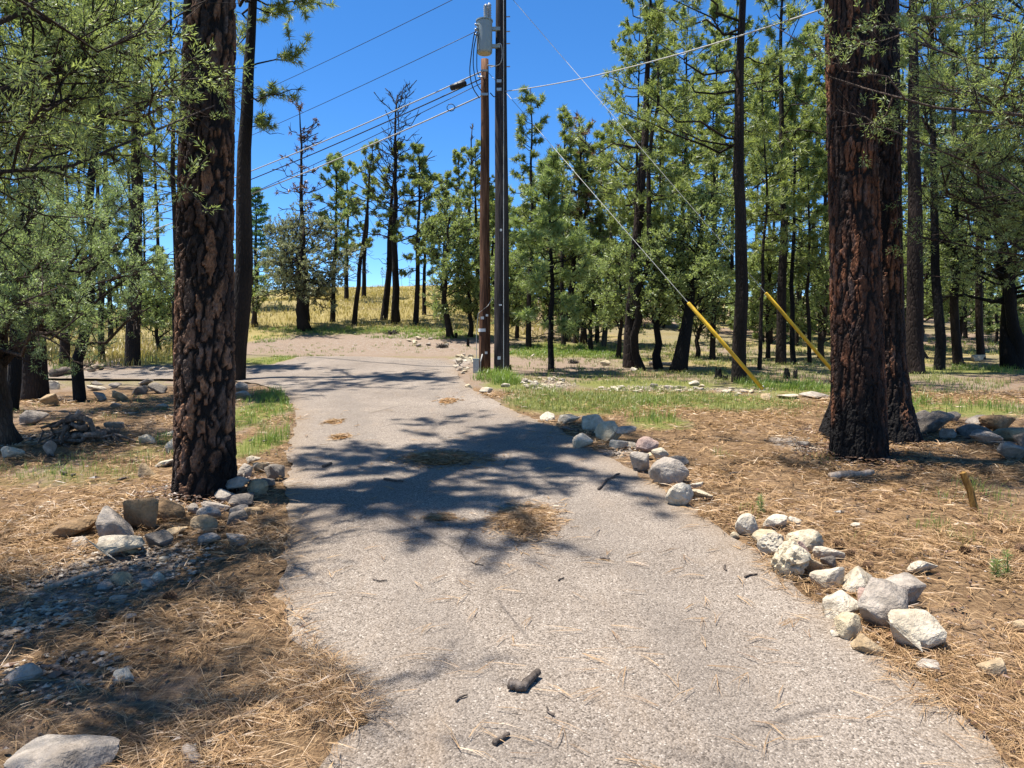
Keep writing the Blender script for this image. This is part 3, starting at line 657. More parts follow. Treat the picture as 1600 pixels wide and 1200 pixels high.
# ---- the three big near trunks: plated bark as real relief
def vor(u, v, nu, seed):
    iu, iv = np.floor(u), np.floor(v); f1 = np.full(u.shape, 9.0); f2 = f1.copy(); idd = np.zeros(u.shape)
    for du in (-1, 0, 1):
        for dv in (-1, 0, 1):
            cu, cv_ = iu + du, iv + dv; k = np.mod(cu, nu)
            d = np.sqrt((cu + .5 + (hsh(k, cv_, seed) - .5) * .95 - u) ** 2 + (cv_ + .5 + (hsh(k, cv_, seed + 3.3) - .5) * .95 - v) ** 2)
            h = hsh(k, cv_, seed + 9.1); c = d < f1
            f2 = np.where(c, f1, np.minimum(f2, d)); idd = np.where(c, h, idd); f1 = np.where(c, d, f1)
    return f1, f2, idd
def bark_trunk(mb, path, R, nth, nz, seed, char=.55, burn=.5, pw=.085, ph=.31, tint=(1, 1, 1), relief=.018):
    t = np.linspace(0, 1, nz); P = lerp_path(path, t); r = np.interp(t, np.linspace(0, 1, len(R)), R)
    zz = P[:, 2] - path[0][2]; th = np.arange(nth) * 2 * PI / nth
    TH, ZZ = np.meshgrid(th, zz); RR = np.repeat(r[:, None], nth, 1)
    nu = max(4, round(2 * PI * float(np.median(R)) / pw)); U = TH / (2 * PI) * nu; W_ = ZZ / ph
    cx, sx = np.cos(TH) * RR, np.sin(TH) * RR
    Q = np.stack([cx, sx, ZZ], -1).reshape(-1, 3)
    n1 = noise3(Q * np.array([14, 14, 7]), seed).reshape(TH.shape) - .5; n2 = noise3(Q * np.array([40, 40, 22]), seed + 5).reshape(TH.shape) - .5
    n3 = noise3(Q * np.array([4, 4, 1.6]), seed + 8).reshape(TH.shape)
    f1, f2, idd = vor(U + n1 * .95 + n2 * .45, W_ + n1 * .8 + n2 * .45 + np.floor(U) * .0, nu, seed)
    g1, g2, id2 = vor((U + n2 * .5) * 2, (W_ + n1 * .4) * 2.3, nu * 2, seed + 40)
    e = f2 - f1; wv = .20 * (n3 - .5); plate = sstep(.11 + wv, .27 + wv, e + n2 * .30)
    e2 = sstep(.02, .22, g2 - g1)
    flake = .006 * id2 * plate + .004 * e2 * plate
    n4 = noise3(Q * np.array([95, 95, 60]), seed + 15).reshape(TH.shape) - .5; h = relief * plate + flake * .8 + .006 * n2 + .006 * (n3 - .5) + .009 * n4
    rad = RR + h - .02
    V = np.stack([P[:, 0][:, None] + np.cos(TH) * rad, P[:, 1][:, None] + np.sin(TH) * rad, np.repeat(P[:, 2][:, None], nth, 1)], -1)
    ca = np.array([.29, .158, .088]); cb = np.array([.185, .110, .070]); cc = np.array([.125, .085, .062]); dk = np.array([.014, .012, .011])
    a = idd[..., None]; c = np.where(a > .55, ca, np.where(a > .25, cb, cc)) * (.75 + .5 * id2[..., None]) * np.array(tint)
    n5 = noise3(Q * np.array([2.2, 2.2, .9]), seed + 21).reshape(TH.shape); c = c * (.55 + .45 * e2[..., None]) * (.55 + .95 * n5[..., None]); gl = sstep(.62, .8, noise3(Q * np.array([26, 26, 12]), seed + 27).reshape(TH.shape))[..., None]; c = c * (1 - .5 * gl) + .5 * gl * np.array([.16, .13, .115])
    bm = sstep(burn - .12, burn + .12, n3 + n1 * .45 + .25 * (idd - .5))[..., None]
    c = c * bm + (c * .35 + dk * .8) * (1 - bm)
    c = dk * (1 - plate[..., None]) + c * plate[..., None]
    cz = sstep(char * .55, char * 1.5, ZZ + n1 * .5 + (n3 - .5) * .9)[..., None]
    c = dk * .8 * (1 - cz) + c * cz
    c = np.concatenate([c, np.ones(c.shape[:2] + (1,))], -1)
    i = (np.arange(nz - 1)[:, None] * nth); k = np.arange(nth)[None, :]; a0 = i + k; a1 = i + (k + 1) % nth
    T = np.concatenate([np.stack([a0, a1, a1 + nth], -1).reshape(-1, 3), np.stack([a0, a1 + nth, a0 + nth], -1).reshape(-1, 3)])
    mb.add(V.reshape(-1, 3), T, 0.0, c.reshape(-1, 4))
def big_trunk(root, pxpts, Rs, Y, seed, total_h, crown, parent, lean_top, **kw):
    """lower trunk with plate relief through photograph heights, then a plain tapering upper stem"""
    base = root; pts = [np.array([base[0], base[1], base[2] - .12])]
    for (px, py) in pxpts: p = at(px, py, Y); pts.append(p)
    pts = np.array(pts); zs = np.linspace(pts[0][2], pts[-1][2], 16)
    path = np.stack([np.interp(zs, pts[:, 2], pts[:, 0]), np.interp(zs, pts[:, 2], pts[:, 1]), zs], 1) - base
    for _ in range(3): path[1:-1, :2] = (path[:-2, :2] + 2 * path[1:-1, :2] + path[2:, :2]) / 4
    mb = MB(); bark_trunk(mb, path, Rs, kw.pop('nth', 150), kw.pop('nz', 340), seed, **kw)
    top = path[-1]; up_ = np.array([top + (np.array(lean_top) - top) * s for s in np.linspace(0, 1, 12)])
    R = Rs[-1] * (1 - .9 * np.linspace(0, 1, 12)); v_, t_ = tube(up_ + np.array([0, 0, -.02]), R, 14)
    mb.add(v_, t_, 0.0, (.10, .065, .048, 1))
    mb.build('trunk', M['plates'], parent, smooth=False)
    return up_

# left big pine
b0 = hit(320, 772)
e = empty('pine_tree', b0, 'thick pine with black fissured, orange plated bark beside the left rock pile', 'pine tree', 'large near pines')
up_ = big_trunk(b0, [(320, 600), (321, 300), (329, 0), (331, -80)], np.array([.26, .232, .226, .222, .215, .21, .205, .198, .19, .185, .18]) * b0[1] / 5.7, b0[1], 4.0, 12, None, e, (-.1, 3.6, 11.8), burn=.40, char=.5)
wb = MB(); wb, cb = pine_geo(7, .1, .12, 2.3, 46, 77, 7.0, rbk=.5, path=up_, no_trunk=True, tw=12, nn=17, dead=4, lod_w=.0026, wood=wb, tufts_per=6, ln=.2, st0=.12)
wb.build('limbs', M['bark'], e); tag(cb.build('crown', M['pine'], e, smooth=False), kind='stuff')

# right double pine
b1 = hit(1343, 716); b2 = hit(1357, 684)
e = empty('pine_tree', b1, 'massive twin stemmed pine with charred black foot on the right', 'pine tree', 'large near pines')
k1 = b1[1] / 7.1
up1 = big_trunk(b1, [(1341, 600), (1335, 350), (1325, 0), (1323, -90)], np.array([.285, .262, .25, .243, .237, .232, .228, .224, .22, .215, .21]) * k1, b1[1], 14.0, 14, None, e, (-.2, .4, 14), burn=.47, char=.62, tint=(.92, .72, .62), pw=.06, ph=.42, relief=.012)
off = b2 - b1
e2 = empty('tmp', b2)
up2 = big_trunk(b2, [(1362, 600), (1364, 350), (1362, 0), (1362, -90)], np.array([.60, .43, .355, .33, .31, .30, .292, .285, .28, .272, .265]) * b2[1] / 8.3, b2[1], 24.0, 14, None, e2, (.4, .5, 13), burn=.50, char=.6, tint=(.78, .64, .56), pw=.06, ph=.42, relief=.012)
for c in list(e2.children): c.parent = e; c.location = [float(q_) for q_ in off]
bpy.data.objects.remove(e2)
wb, cb = pine_geo(8, .1, .15, 3.0, 36, 78, 9.0, path=up1, extra=[(.02, 3.1, 3.2, 6), (.05, 2.75, 2.9, 8), (.04, 3.5, 3.0, 6), (.10, 3.05, 2.8, 10), (.08, 3.3, 2.4, 4)], no_trunk=True, tw=10, nn=20, st0=.15, dead=3, lod_w=.0015, tufts_per=3)  # extra limbs added above the view to shade the ground left of the trunk
wb2, cb2 = pine_geo(8, .1, .15, 3.0, 36, 79, 9.0, path=up2 + off, no_trunk=True, tw=10, nn=20, st0=.15, dead=3, lod_w=.0015, tufts_per=3)
for src, dst in ((wb2, wb), (cb2, cb)):
    for v_, t_, a_ in zip(src.v, src.t, src.a): dst.v.append(v_); dst.t.append(t_ + dst.n); dst.a.append(a_)
wb.build('limbs', M['bark'], e); tag(cb.build('crown', M['pine'], e, smooth=False), kind='stuff')

# ---- pines told apart in the photograph: base px, top px, trunk px width, crown start, crown px radius
def pine_at(bx, by, tx, ty, w, cs, cr, nb, seed, label, group='standing pines', bark='bark', leaf='pine', **kw):
    b = hit(bx, by); D = b[1]; t = at(tx, ty, D); H = t[2] - b[2]
    return plant('pine_tree', b, pine_geo(H, w * .41 / FPX * D, cs, cr * 1.18 / FPX * D, max(12, int(nb * .75)), seed, D, lean=(t[0] - b[0], 0), **kw), label, 'pine tree', group, bark, leaf)
def snag_at(bx, by, tx, ty, w, cs, cr, nb, seed, label, bark='bark_grey', **kw):
    b = hit(bx, by); D = b[1]; t = at(tx, ty, D)
    return plant('dead_pine_tree', b, snag_geo(t[2] - b[2], w / 2 / FPX * D, cs, cr / FPX * D, nb, seed, D, lean=(t[0] - b[0], 0), **kw), label, 'dead tree', 'dead pines', bark, 'brown_needles')
def jun_at(bx, by, top, wpx, seed, label, w=10, leaf='juniper', lean=0, bark='bark_juniper', group='junipers', name='juniper_tree', **kw):
    b = hit(bx, by); D = b[1]; H = at(bx, top, D)[2] - b[2]
    return plant(name, b, juniper_geo(H, wpx / FPX * D, seed, D, r0=w / 2 / FPX * D, lean=(lean / FPX * D, 0), **kw), label, 'juniper tree', group, bark, leaf)

pine_at(365, 594, 405, -250, 38, .70, 150, 34, 101, 'slender leaning pine rising just behind the thick left pine', bark='bark', nn=24, tw=9, st0=.2, tufts_per=3, dead=3, extra=[(.55, .1, 1.15, -8), (.60, .3, 1.2, 10), (.50, .2, .5, -20)], amp=.03)
pine_at(985, 574, 1014, -40, 27, .40, 78, 46, 102, 'tall reddish pine in the clump left of the lower yellow guard', bark='bark_red', nn=16, tw=6, tufts_per=3)
pine_at(1007, 579, 1022, 40, 17, .5, 55, 26, 103, 'crooked thinner pine touching the tall reddish pine', amp=.14, nn=12)
pine_at(1155, 597, 1166, -330, 27, .70, 150, 26, 104, 'dark straight pine with long left reaching boughs behind the yellow guard', nn=16, tw=7, tufts_per=3, dead=5,
        extra=[(.425, 3.05, 2.25, 2), (.430, 3.4, 2.0, 6), (.418, 2.7, 1.5, 12), (.51, 3.1, 1.6, 0), (.515, 3.5, 1.9, 5), (.60, 3.0, 1.5, 18), (.61, 2.6, 1.9, 8), (.62, 3.6, 1.6, 20), (.56, .1, .9, -5), (.45, .4, .7, -10)])
pine_at(1220, 570, 1224, -70, 19, .36, 88, 60, 105, 'full crowned pine between the dark straight pine and the twin pine', nn=14, tw=6, tufts_per=3)
pine_at(1430, 584, 1422, -260, 33, .52, 100, 40, 106, 'broad red barked pine just right of the massive twin pine', bark='bark_red', nn=12, tw=6)
pine_at(1467, 578, 1456, -120, 19, .5, 60, 30, 107, 'blackened pine second right of the massive twin pine', bark='bark_char', nn=12)
pine_at(1498, 571, 1490, -60, 17, .5, 60, 30, 108, 'dark brown pine third right of the massive twin pine', nn=12)
pine_at(1534, 561, 1520, -80, 14, .5, 50, 30, 109, 'slim rust brown pine fourth right of the massive twin pine', bark='bark_red', nn=12)
pine_at(1547, 517, 1541, 10, 10, .45, 40, 26, 110, 'distant pine standing in sun on the right hillside', nn=10)
pine_at(207, 571, 226, -180, 27, .42, 70, 44, 111, 'stout dark pine beyond the left arm of the driveway', nn=13, dead=16)
pine_at(276, 573, 268, -120, 13, .45, 60, 36, 112, 'thin straight pine just left of the thick left pine', nn=13, dead=16)
pine_at(126, 627, 186, -160, 21, .55, 90, 34, 113, 'charred leaning pine among the stones on the left', bark='bark_char', nn=13, dead=12, amp=.06)
pine_at(14, 642, 60, -140, 24, .5, 90, 36, 114, 'dark pine behind the leftmost juniper trunk', bark='bark_char', nn=13, dead=12)
pine_at(100, 572, 96, -60, 18, .45, 80, 40, 115, 'dark pine far back between the two left charred pines', nn=12, dead=14)
pine_at(160, 566, 165, 20, 12, .4, 60, 36, 116, 'pine behind the charred leaning pine on the left', nn=12, dead=12)
# hillside
snag_at(479, 505, 468, 168, 10, .42, 60, 40, 121, 'dying pine with rusty needle clumps on the hillside', 'bark', brown=90, el0=-8)
pine_at(519, 503, 524, 243, 10, .38, 38, 44, 122, 'yellow green pine right of the grey bushy hillside juniper', leaf='young_pine', nn=12)
pine_at(541, 470, 543, 262, 9, .4, 30, 36, 123, 'narrow pine just behind the yellow green hillside pine', nn=12)
pine_at(553, 508, 583, 224, 10, .66, 24, 20, 124, 'lean tilted pine with thin top on the hillside', open_=.45, nn=10, dead=22)
pine_at(568, 466, 577, 262, 9, .42, 24, 28, 125, 'small topped pine higher up behind the tilted pine', nn=11)
pine_at(599, 500, 622, 215, 14, .5, 28, 20, 126, 'tilted dark pine left of the tall bare dead pine', nn=12, dead=20)
snag_at(619, 506, 621, 148, 12, .36, 95, 60, 127, 'tall bare dead pine with spreading grey branches on the hillside', 'bark', sub=8)
pine_at(649, 508, 654, 232, 11, .32, 38, 46, 128, 'pine right of the tall bare dead pine', nn=12)
pine_at(663, 492, 661, 250, 8, .4, 32, 36, 129, 'slim pine overlapping the one right of the dead pine', nn=12)
pine_at(690, 498, 698, 275, 7, .42, 30, 32, 130, 'slim pine halfway between dead pine and brown pole', nn=12)
snag_at(733, 490, 738, 195, 8, .5, 40, 30, 131, 'bare dead pine top showing left of the brown pole', 'bark_grey')
pine_at(744, 500, 742, 228, 9, .35, 34, 40, 132, 'leafy pine partly hidden behind the brown pole', nn=12)
pine_at(716, 480, 717, 240, 8, .36, 30, 36, 133, 'pine just left of the poles behind the light juniper', nn=12)
b = hit(402, 482); D = b[1]
plant('fir_tree', b, fir_geo(at(405, 293, D)[2] - b[2], .13, 118 / FPX * D, 134, D), 'conical blue green fir at the left of the hillside', 'fir tree', None, 'bark', 'fir')
jun_at(477, 516, 338, 150, 135, 'wide grey green juniper with forked trunk at the hillside foot', 17, 'grey_juniper', bark='bark', stems=2, nl=36, subs=10, bare=.15, n=11, low=.3, crown_low=.25)
jun_at(396, 511, 418, 52, 136, 'small thin stemmed juniper left of the grey green juniper', 5, 'juniper', stems=3, nl=10, subs=5, crown_low=.5)
jun_at(704, 528, 318, 82, 137, 'tall light green juniper left of the brown pole', 9, 'juniper', bark='bark', nl=30, subs=8, crown_low=.2, low=.18)
jun_at(734, 526, 345, 60, 138, 'narrow juniper close behind the brown pole', 6, 'juniper', bark='bark', nl=22, subs=7, crown_low=.2)
# right of the poles
pine_at(826, 545, 829, 137, 11, .48, 36, 46, 141, 'tall pine with rounded top right of the black pole', nn=13, tufts_per=3)
pine_at(880, 540, 883, 168, 10, .50, 30, 38, 142, 'second tall pine right of the black pole', nn=13, tufts_per=3)
snag_at(912, 537, 908, 182, 9, .38, 70, 50, 143, 'dead pine with dry brown twigs right of the tall pines', 'bark', brown=120)
pine_at(860, 581, 857, 255, 12, .20, 58, 62, 144, 'bushy bright young pine with black stem right of the poles', leaf='young_pine', bark='bark_char', nn=18, tw=6, ln=.2, tufts_per=3, dead=3)
pine_at(808, 528, 812, 335, 8, .2, 44, 44, 145, 'small bright pine beside the black pole', leaf='young_pine', nn=12)
pine_at(886, 533, 916, 200, 13, .36, 42, 40, 146, 'tilted dark pine behind the bushy young pine', nn=12)
pine_at(899, 536, 925, 240, 11, .4, 40, 36, 147, 'second tilted pine behind the bushy young pine', bark='bark_red', nn=12)
pine_at(932, 536, 944, 205, 9, .35, 45, 44, 148, 'leafy pine left of the tall reddish pine', nn=12)
pine_at(942, 541, 958, 290, 11, .3, 42, 40, 149, 'grey stemmed low pine left of the tall reddish pine', bark='bark_grey', nn=12)
jun_at(1030, 577, 335, 110, 150, 'upright juniper right of the tall reddish pine', 11, 'juniper', bark='bark_char', nl=30, subs=8, crown_low=.4, low=.3)
jun_at(1058, 582, 300, 120, 151, 'leaning dark juniper behind the lower yellow guard', 22, 'juniper', lean=35, bark='bark_char', nl=32, subs=9, crown_low=.4, low=.35, bare=.1)
pine_at(1113, 562, 1116, 150, 11, .28, 52, 56, 152, 'dense pine left of the dark straight pine', nn=13, tufts_per=3)
pine_at(1186, 578, 1190, 90, 8, .4, 42, 36, 153, 'thin pine just right of the dark straight pine', nn=12)
pine_at(1241, 569, 1243, 130, 10, .35, 46, 40, 154, 'dark stemmed pine right of the full crowned pine', bark='bark_char', nn=12)
pine_at(1266, 567, 1262, 200, 8, .35, 40, 36, 155, 'slim pine beside the upper yellow guard', nn=12)
jun_at(1283, 560, 345, 120, 156, 'pale juniper bush half hidden behind the twin pine', 8, 'juniper', nl=24, subs=8, crown_low=.25)
jun_at(1583, 576, 190, 330, 157, 'crooked wide juniper at the right edge with low boughs', 24, 'juniper', bark='bark_char', stems=2, nl=46, subs=10, crown_low=.34, low=.3, lean=-45)
jun_at(1448, 560, 330, 120, 158, 'green juniper behind the red barked pine', 8, 'juniper', nl=28, subs=8, crown_low=.35, low=.3)

for px, py, top, w, lab in [(790, 540, 400, 70, 'low bright juniper between the black pole and young pine'), (925, 548, 410, 80, 'low juniper left of the tall reddish pine'), (965, 560, 380, 70, 'juniper hiding the lower trunk of the reddish pine'), (1090, 560, 400, 90, 'low juniper left of the dark straight pine'), (1200, 560, 380, 80, 'low juniper between dark straight and full crowned pines'), (1330, 555, 330, 130, 'broad juniper directly behind the twin pine'), (1500, 548, 340, 120, 'juniper behind the third right pine'), (860, 530, 390, 70, 'juniper behind the bushy young pine'), (250, 555, 420, 80, 'yellowish juniper left of the thick pine'), (60, 560, 380, 110, 'juniper behind the leftmost pines')]:
    jun_at(px, py, top, w, 300 + px, lab, 6, 'juniper', bark='bark', nl=22, subs=7, crown_low=.28, low=.2)
# ---- left near junipers
b = hit(8, 694); D = b[1]
tg = [(np.array([0, 0, h]), at(px, py, d) - b, r) for h, px, py, d, r in [
    (.9, 235, 480, 7.6, .035), (1.0, 200, 430, 7.8, .035), (1.3, 225, 350, 8.2, .03), (1.5, 120, 340, 7.6, .03), (1.2, 60, 430, 7.2, .03), (1.0, 130, 490, 7.0, .03), (1.6, 170, 310, 8.4, .03), (1.4, 30, 350, 7.3, .03), (1.1, 90, 450, 6.9, .03), (1.5, 215, 300, 8.6, .025), (1.1, 240, 420, 8.6, .03), (1.3, 10, 420, 7.0, .03)]]
plant('juniper_tree', b, juniper_geo(3.1, 2.6, 160, D, r0=.15, nl=12, subs=13, twigs=7, per=2, n=27, ln=.036, w=.0085, bare=.25, targets=tg, low=.4, crown_low=.55, stems=2, amp=.08),
      'blue green juniper with twisting bare trunk at the left edge', 'juniper tree', 'junipers', 'bark_juniper', 'blue_juniper')
b = np.array([-3.7, 2.9, float(G(-3.7, 2.9))])
tg = [(np.array([0, 0, h]), at(px, py, d) - b, r) for h, px, py, d, r in [
    (1.9, 335, 165, 4.9, .026), (2.3, 250, 95, 4.8, .03), (2.3, 150, 60, 4.6, .03), (2.2, 110, 150, 4.5, .03), (2.6, 60, 20, 4.6, .03), (2.0, 200, 180, 5.0, .03), (2.0, 40, 180, 4.3, .03), (1.8, 60, 225, 4.7, .018), (3.0, 160, -60, 4.4, .03), (2.8, 30, -80, 4.2, .03)]]
plant('juniper_tree', b, juniper_geo(5.6, 4.3, 161, 5.0, r0=.17, nl=22, subs=13, twigs=7, per=2, n=28, ln=.033, w=.0070, bare=.10, targets=tg, low=.42, crown_low=.5, amp=.07),
      'near juniper boughs hanging into the top left corner', 'juniper tree', 'junipers', 'bark_juniper', 'juniper')
b = np.array([6.3, 6.4, float(G(6.3, 6.4))])
tg = [(np.array([0, 0, h]), at(px, py, d) - b, r) for h, px, py, d, r in [
    (2.6, 1322, 130, 6.2, .028), (2.3, 1385, 200, 6.3, .028), (3.0, 1440, 70, 6.2, .03), (2.2, 1470, 260, 6.4, .03), (2.6, 1540, 150, 6.0, .03), (1.9, 1500, 330, 6.8, .03), (3.2, 1530, 20, 6.3, .03), (2.0, 1560, 270, 6.2, .03), (3.6, 1590, -30, 6.0, .03), (1.8, 1440, 370, 7.2, .026), (2.8, 1480, 170, 6.6, .03), (1.7, 1580, 380, 6.8, .03), (2.4, 1420, 140, 6.9, .03), (3.2, 1400, 20, 6.6, .025)]]
plant('juniper_tree', b, juniper_geo(6.2, 4.6, 162, 6.5, r0=.17, nl=11, subs=12, twigs=7, per=2, n=28, ln=.035, w=.0080, bare=.12, targets=tg, low=.42, crown_low=.5, amp=.07),
      'near juniper boughs hanging across the top right corner', 'juniper tree', 'junipers', 'bark_juniper', 'juniper')

# ---- far stands: copies of a few pines
tpls = []
for k in range(4):
    e = empty('pine_tree', (0, 0, 0), 'x', 'pine tree', 'far pines')
    wb, cb = pine_geo(12, .085, [.38, .5, .44, .56][k], [1.6, 1.4, 1.8, 1.3][k], 34, 200 + k, 36, nn=11, dead=10)
    wb.build('trunk', M['bark'], e); tag(cb.build('crown', M['pine'], e, smooth=False), kind='stuff'); tpls.append([e, False])
def far_pine(bx, by, ty, label, wide=1.0, Y=None):
    b = hit(bx, by) if Y is None else np.array([at(bx, 500, Y)[0], Y, float(G(at(bx, 500, Y)[0], Y))])
    H = (at(bx, ty, b[1])[2] - b[2]); s = H / 12; k = random.randrange(4); t = tpls[k]; ws = s * wide * random.uniform(.85, 1.2)
    args = ((ws, ws, s), random.uniform(0, 6.28))
    if not t[1]:
        e = t[0]; t[1] = True; e.location = [float(c) for c in b]; e.scale = args[0]; e.rotation_euler = (0, 0, args[1]); e['label'] = label
    else: copy_tree(t[0], b, *args, label, 'far pines')
def zone(bx):
    for lim, txt in ((880, 'behind the bushy young pine'), (1000, 'behind the tall reddish pine'), (1120, 'behind the leaning dark juniper'), (1230, 'behind the dark straight pine'), (1330, 'behind the upper yellow guard'), (1450, 'between the twin and red barked pines'), (1530, 'behind the third right pine')):
        if bx < lim: return txt
    return 'behind the crooked wide juniper'
for i in range(34):
    bx = 790 + i * 24 + random.uniform(-10, 10); Y = random.uniform(27, 52)
    ty = {0: 300, 1: 330}.get(i, random.uniform(190, 330)) if bx < 960 else random.uniform(60, 260)
    far_pine(bx, 0, ty, 'far pine in the dense stand ' + zone(bx), Y=Y, wide=1.25)
for i in range(15):
    bx = 985 + i * 42 + random.uniform(-12, 12); far_pine(bx, 0, random.uniform(-60, 130), 'tall slim pine filling the stand ' + zone(bx), Y=random.uniform(21, 33), wide=.95)
LL = 'far pine beyond the left junipers'
for i in range(13):
    bx = -20 + i * 22 + random.uniform(-8, 8); far_pine(bx, 0, random.uniform(-40, 180), LL, Y=random.uniform(22, 42))
LC = 'small far pine on the hilltop skyline'
for bx, ty, Y in [(560, 398, 49), (572, 405, 47), (598, 418, 52), (607, 412, 50), (628, 420, 54), (640, 416, 52), (676, 380, 48), (530, 380, 47), (727, 300, 44), (770, 330, 42), (420, 380, 50), (385, 400, 46)]:
    far_pine(bx, 0, ty, LC, Y=Y)

# two pines added at the left so that their crowns shade the ground
for X0, Y0, sd_, lab in ((-9.3, 8.6, 401, 'tall pine added for shade, out of view left of the leftmost juniper'), (-8.2, 12.2, 402, 'tall pine added for shade, out of view behind the leftmost juniper')):
    b = np.array([X0, Y0, float(G(X0, Y0))])
    plant('pine_tree', b, pine_geo(14, .2, .42, 3.0, 34, sd_, 9.0, nn=11, tw=7, st0=.15, lod_w=.0032, lean=(.3, .2)), lab, 'pine tree', 'standing pines')

fill = []
for k in range(2):
    e = empty('young_pine_tree', (0, 0, 0), 'x', 'pine tree', 'far young pines')
    wb, cb = pine_geo(4.2, .06, .1, 1.15, 46, 260 + k, 32, nn=13, tw=6, dead=2, lod_w=.0013)
    wb.build('trunk', M['bark'], e); tag(cb.build('crown', M['young_pine' if k else 'juniper'], e, smooth=False), kind='stuff'); fill.append([e, False])
for i in range(40):
    bx = (770 + i * 26 if i < 33 else 20 + (i - 33) * 40) + random.uniform(-10, 10); Y = random.uniform(25, 46); X0 = at(bx, 500, Y)[0]; b = np.array([X0, Y, float(G(X0, Y))]); sc = random.uniform(.65, 1.35); t = fill[i % 2]
    lab = ('low bushy young pine in the far undergrowth ' + zone(bx)) if i < 33 else 'low bushy young pine far behind the left junipers'
    args = ((sc * random.uniform(.9, 1.3), sc * 1.1, sc), random.uniform(0, 6.28))
    if not t[1]: t[1] = True; t[0].location = [float(c) for c in b]; t[0].scale = args[0]; t[0]['label'] = lab
    else: copy_tree(t[0], b, *args, lab, 'far young pines')

# ------------------------------------------------------------------ utility poles, transformer, wires
pb = hit(757, 582); pk = hit(784, 585); YP = pb[1]; YK = pk[1]
def pole(name, b, top, r0, r1, mat_, label, parts):
    e = empty(name, b, label, 'utility pole', 'utility poles')
    P = wander(np.array([0, 0, -.3]), np.array(top) - b, 12, .006, np.random.default_rng(5)); R = np.linspace(r0, r1, 12)
    MB().add(*tube(P, R, 20)).build('shaft', M[mat_], e)
    for nm, mb_, mt in parts: mb_.build(nm, M[mt], e, smooth=False, off=b)
    return e
def ring(c, r, h): return tube([c + np.array([0, 0, -h / 2]), c + np.array([0, 0, h / 2])], r, 20)
def pt(px, py, Y): return at(px, py, Y)
parts = [('metal_band', MB().add(*ring(pt(756, 516, YP), .128, .07)), 'white_tag'),
         ('tag', MB().add(*box(pt(754, 497, YP) + [0, -.135, 0], (.07, .012, .06))), 'white_tag'),
         ('tag', MB().add(*box(pt(757, 493, YP) + [.06, -.125, 0], (.05, .012, .05))), 'white_tag'),
         ('tag', MB().add(*box(pt(760, 551, YP) + [0, -.145, 0], (.055, .012, .05))), 'white_tag'),
         ('ground_wire', MB().add(*tube([pt(752, 590, YP) + [-.10, -.09, 0], pt(751, 520, YP) + [-.09, -.09, 0], pt(752, 490, YP) + [-.06, -.11, 0], pt(760, 478, YP) + [.04, -.13, 0], pt(766, 465, YP) + [.06, -.08, 0]], .008, 6)), 'cable_grey'),
         ('bolt', MB().add(*tube([pt(762, 105, YP) + [0, -.12, 0], pt(770, 104, YP) + [.06, -.02, 0]], .015, 6)), 'steel'),
         ('bolt', MB().add(*tube([pt(751, 122, YP) + [-.06, -.09, 0], pt(758, 122, YP) + [0, -.09, 0]], .014, 6)), 'steel'),
         ('clamp', MB().add(*box(pt(757, 150, YP) + [0, -.10, 0], (.16, .05, .05))), 'steel'),
         ('clamp', MB().add(*box(pt(757, 113, YP) + [0, -.09, 0], (.15, .05, .04))), 'steel')]
pole('utility_pole', pb, at(757.5, 93, YP), .135, .082, 'pole_brown', 'shorter rust brown wooden utility pole with white metal band', parts)
ktop = np.array([at(782, 0, YK)[0], YK, 12.0])
parts = [('tag', MB().add(*box(pt(783, 361, YK) + [0, -.14, 0], (.045, .012, .05))), 'white_tag'),
         ('tag', MB().add(*box(pt(782, 477, YK) + [0, -.155, 0], (.06, .012, .03))), 'white_tag'),
         ('tag', MB().add(*box(pt(780, 559, YK) + [0, -.175, 0], (.065, .012, .065))), 'white_tag'),
         ('ground_wire', MB().add(*tube([pt(787, y_, YK) + [0, -.168 + .00007 * (590 - y_), 0] for y_ in (588, 500, 400, 300, 200, 100, 20, -40)], .009, 6)), 'cable_grey')]
for y_ in (27, 50, 69, 105): parts.append(('step_bolt', MB().add(*tube([pt(786, y_, YK) + [0, -.02, 0], pt(797, y_ - 1, YK)], .012, 6)), 'steel'))
for y_ in (130, 143): parts.append(('clamp', MB().add(*box(pt(780, y_, YK) + [0, -.11, 0], (.10, .06, .06))), 'steel'))
cross = MB().add(*box(np.array([ktop[0], YK - .16, 11.3]), (2.2, .10, .12)))
pole('utility_pole', pk, ktop, .175, .085, 'pole_black', 'taller tar black wooden utility pole carrying the transformer', parts + [('crossarm', cross, 'pole_black')])
# transformer
tc = pt(757, 84, YK - .12); tb = tc.copy(); e = empty('transformer', tb, 'grey cylindrical pole transformer with two ribbed bushings', 'transformer')
r_ = .165; h_ = pt(757, 34, YK - .12)[2] - tc[2]; zc = np.array([0, 0, 1.0])
MB().add(*tube([tb + zc * k for k in (.0, .02, .05, h_ * .5, h_ - .02, h_)], np.array([.86, .97, 1, 1, 1, 1]) * r_, 28)).build('tank', M['grey_paint'], e, off=tb)
MB().add(*tube([tb + zc * -.004, tb + zc * .001], np.array([.80, .80]) * r_, 28)).build('bottom_plate', M['tank_base'], e, smooth=False, off=tb)
MB().add(*tube([tb + zc * k for k in (h_, h_ + .025, h_ + .03, h_ + .075)], np.array([1.08, 1.08, 1.0, .25]) * r_, 28)).build('lid', M['grey_paint'], e, smooth=False, off=tb)
for dx, dy, hh in ((.10, .02, .36), (.03, -.06, .30)):
    c = tb + np.array([dx, dy, h_ + .03]); zs = np.linspace(0, hh, 15); rr = np.where(np.arange(15) % 2 == 0, .05, .032); rr[0] = .055; rr[-1] = .02; rr[-2] = .035
    MB().add(*tube([c + zc * q_ for q_ in zs], rr, 14)).build('bushing', M['ceramic'], e, off=tb)
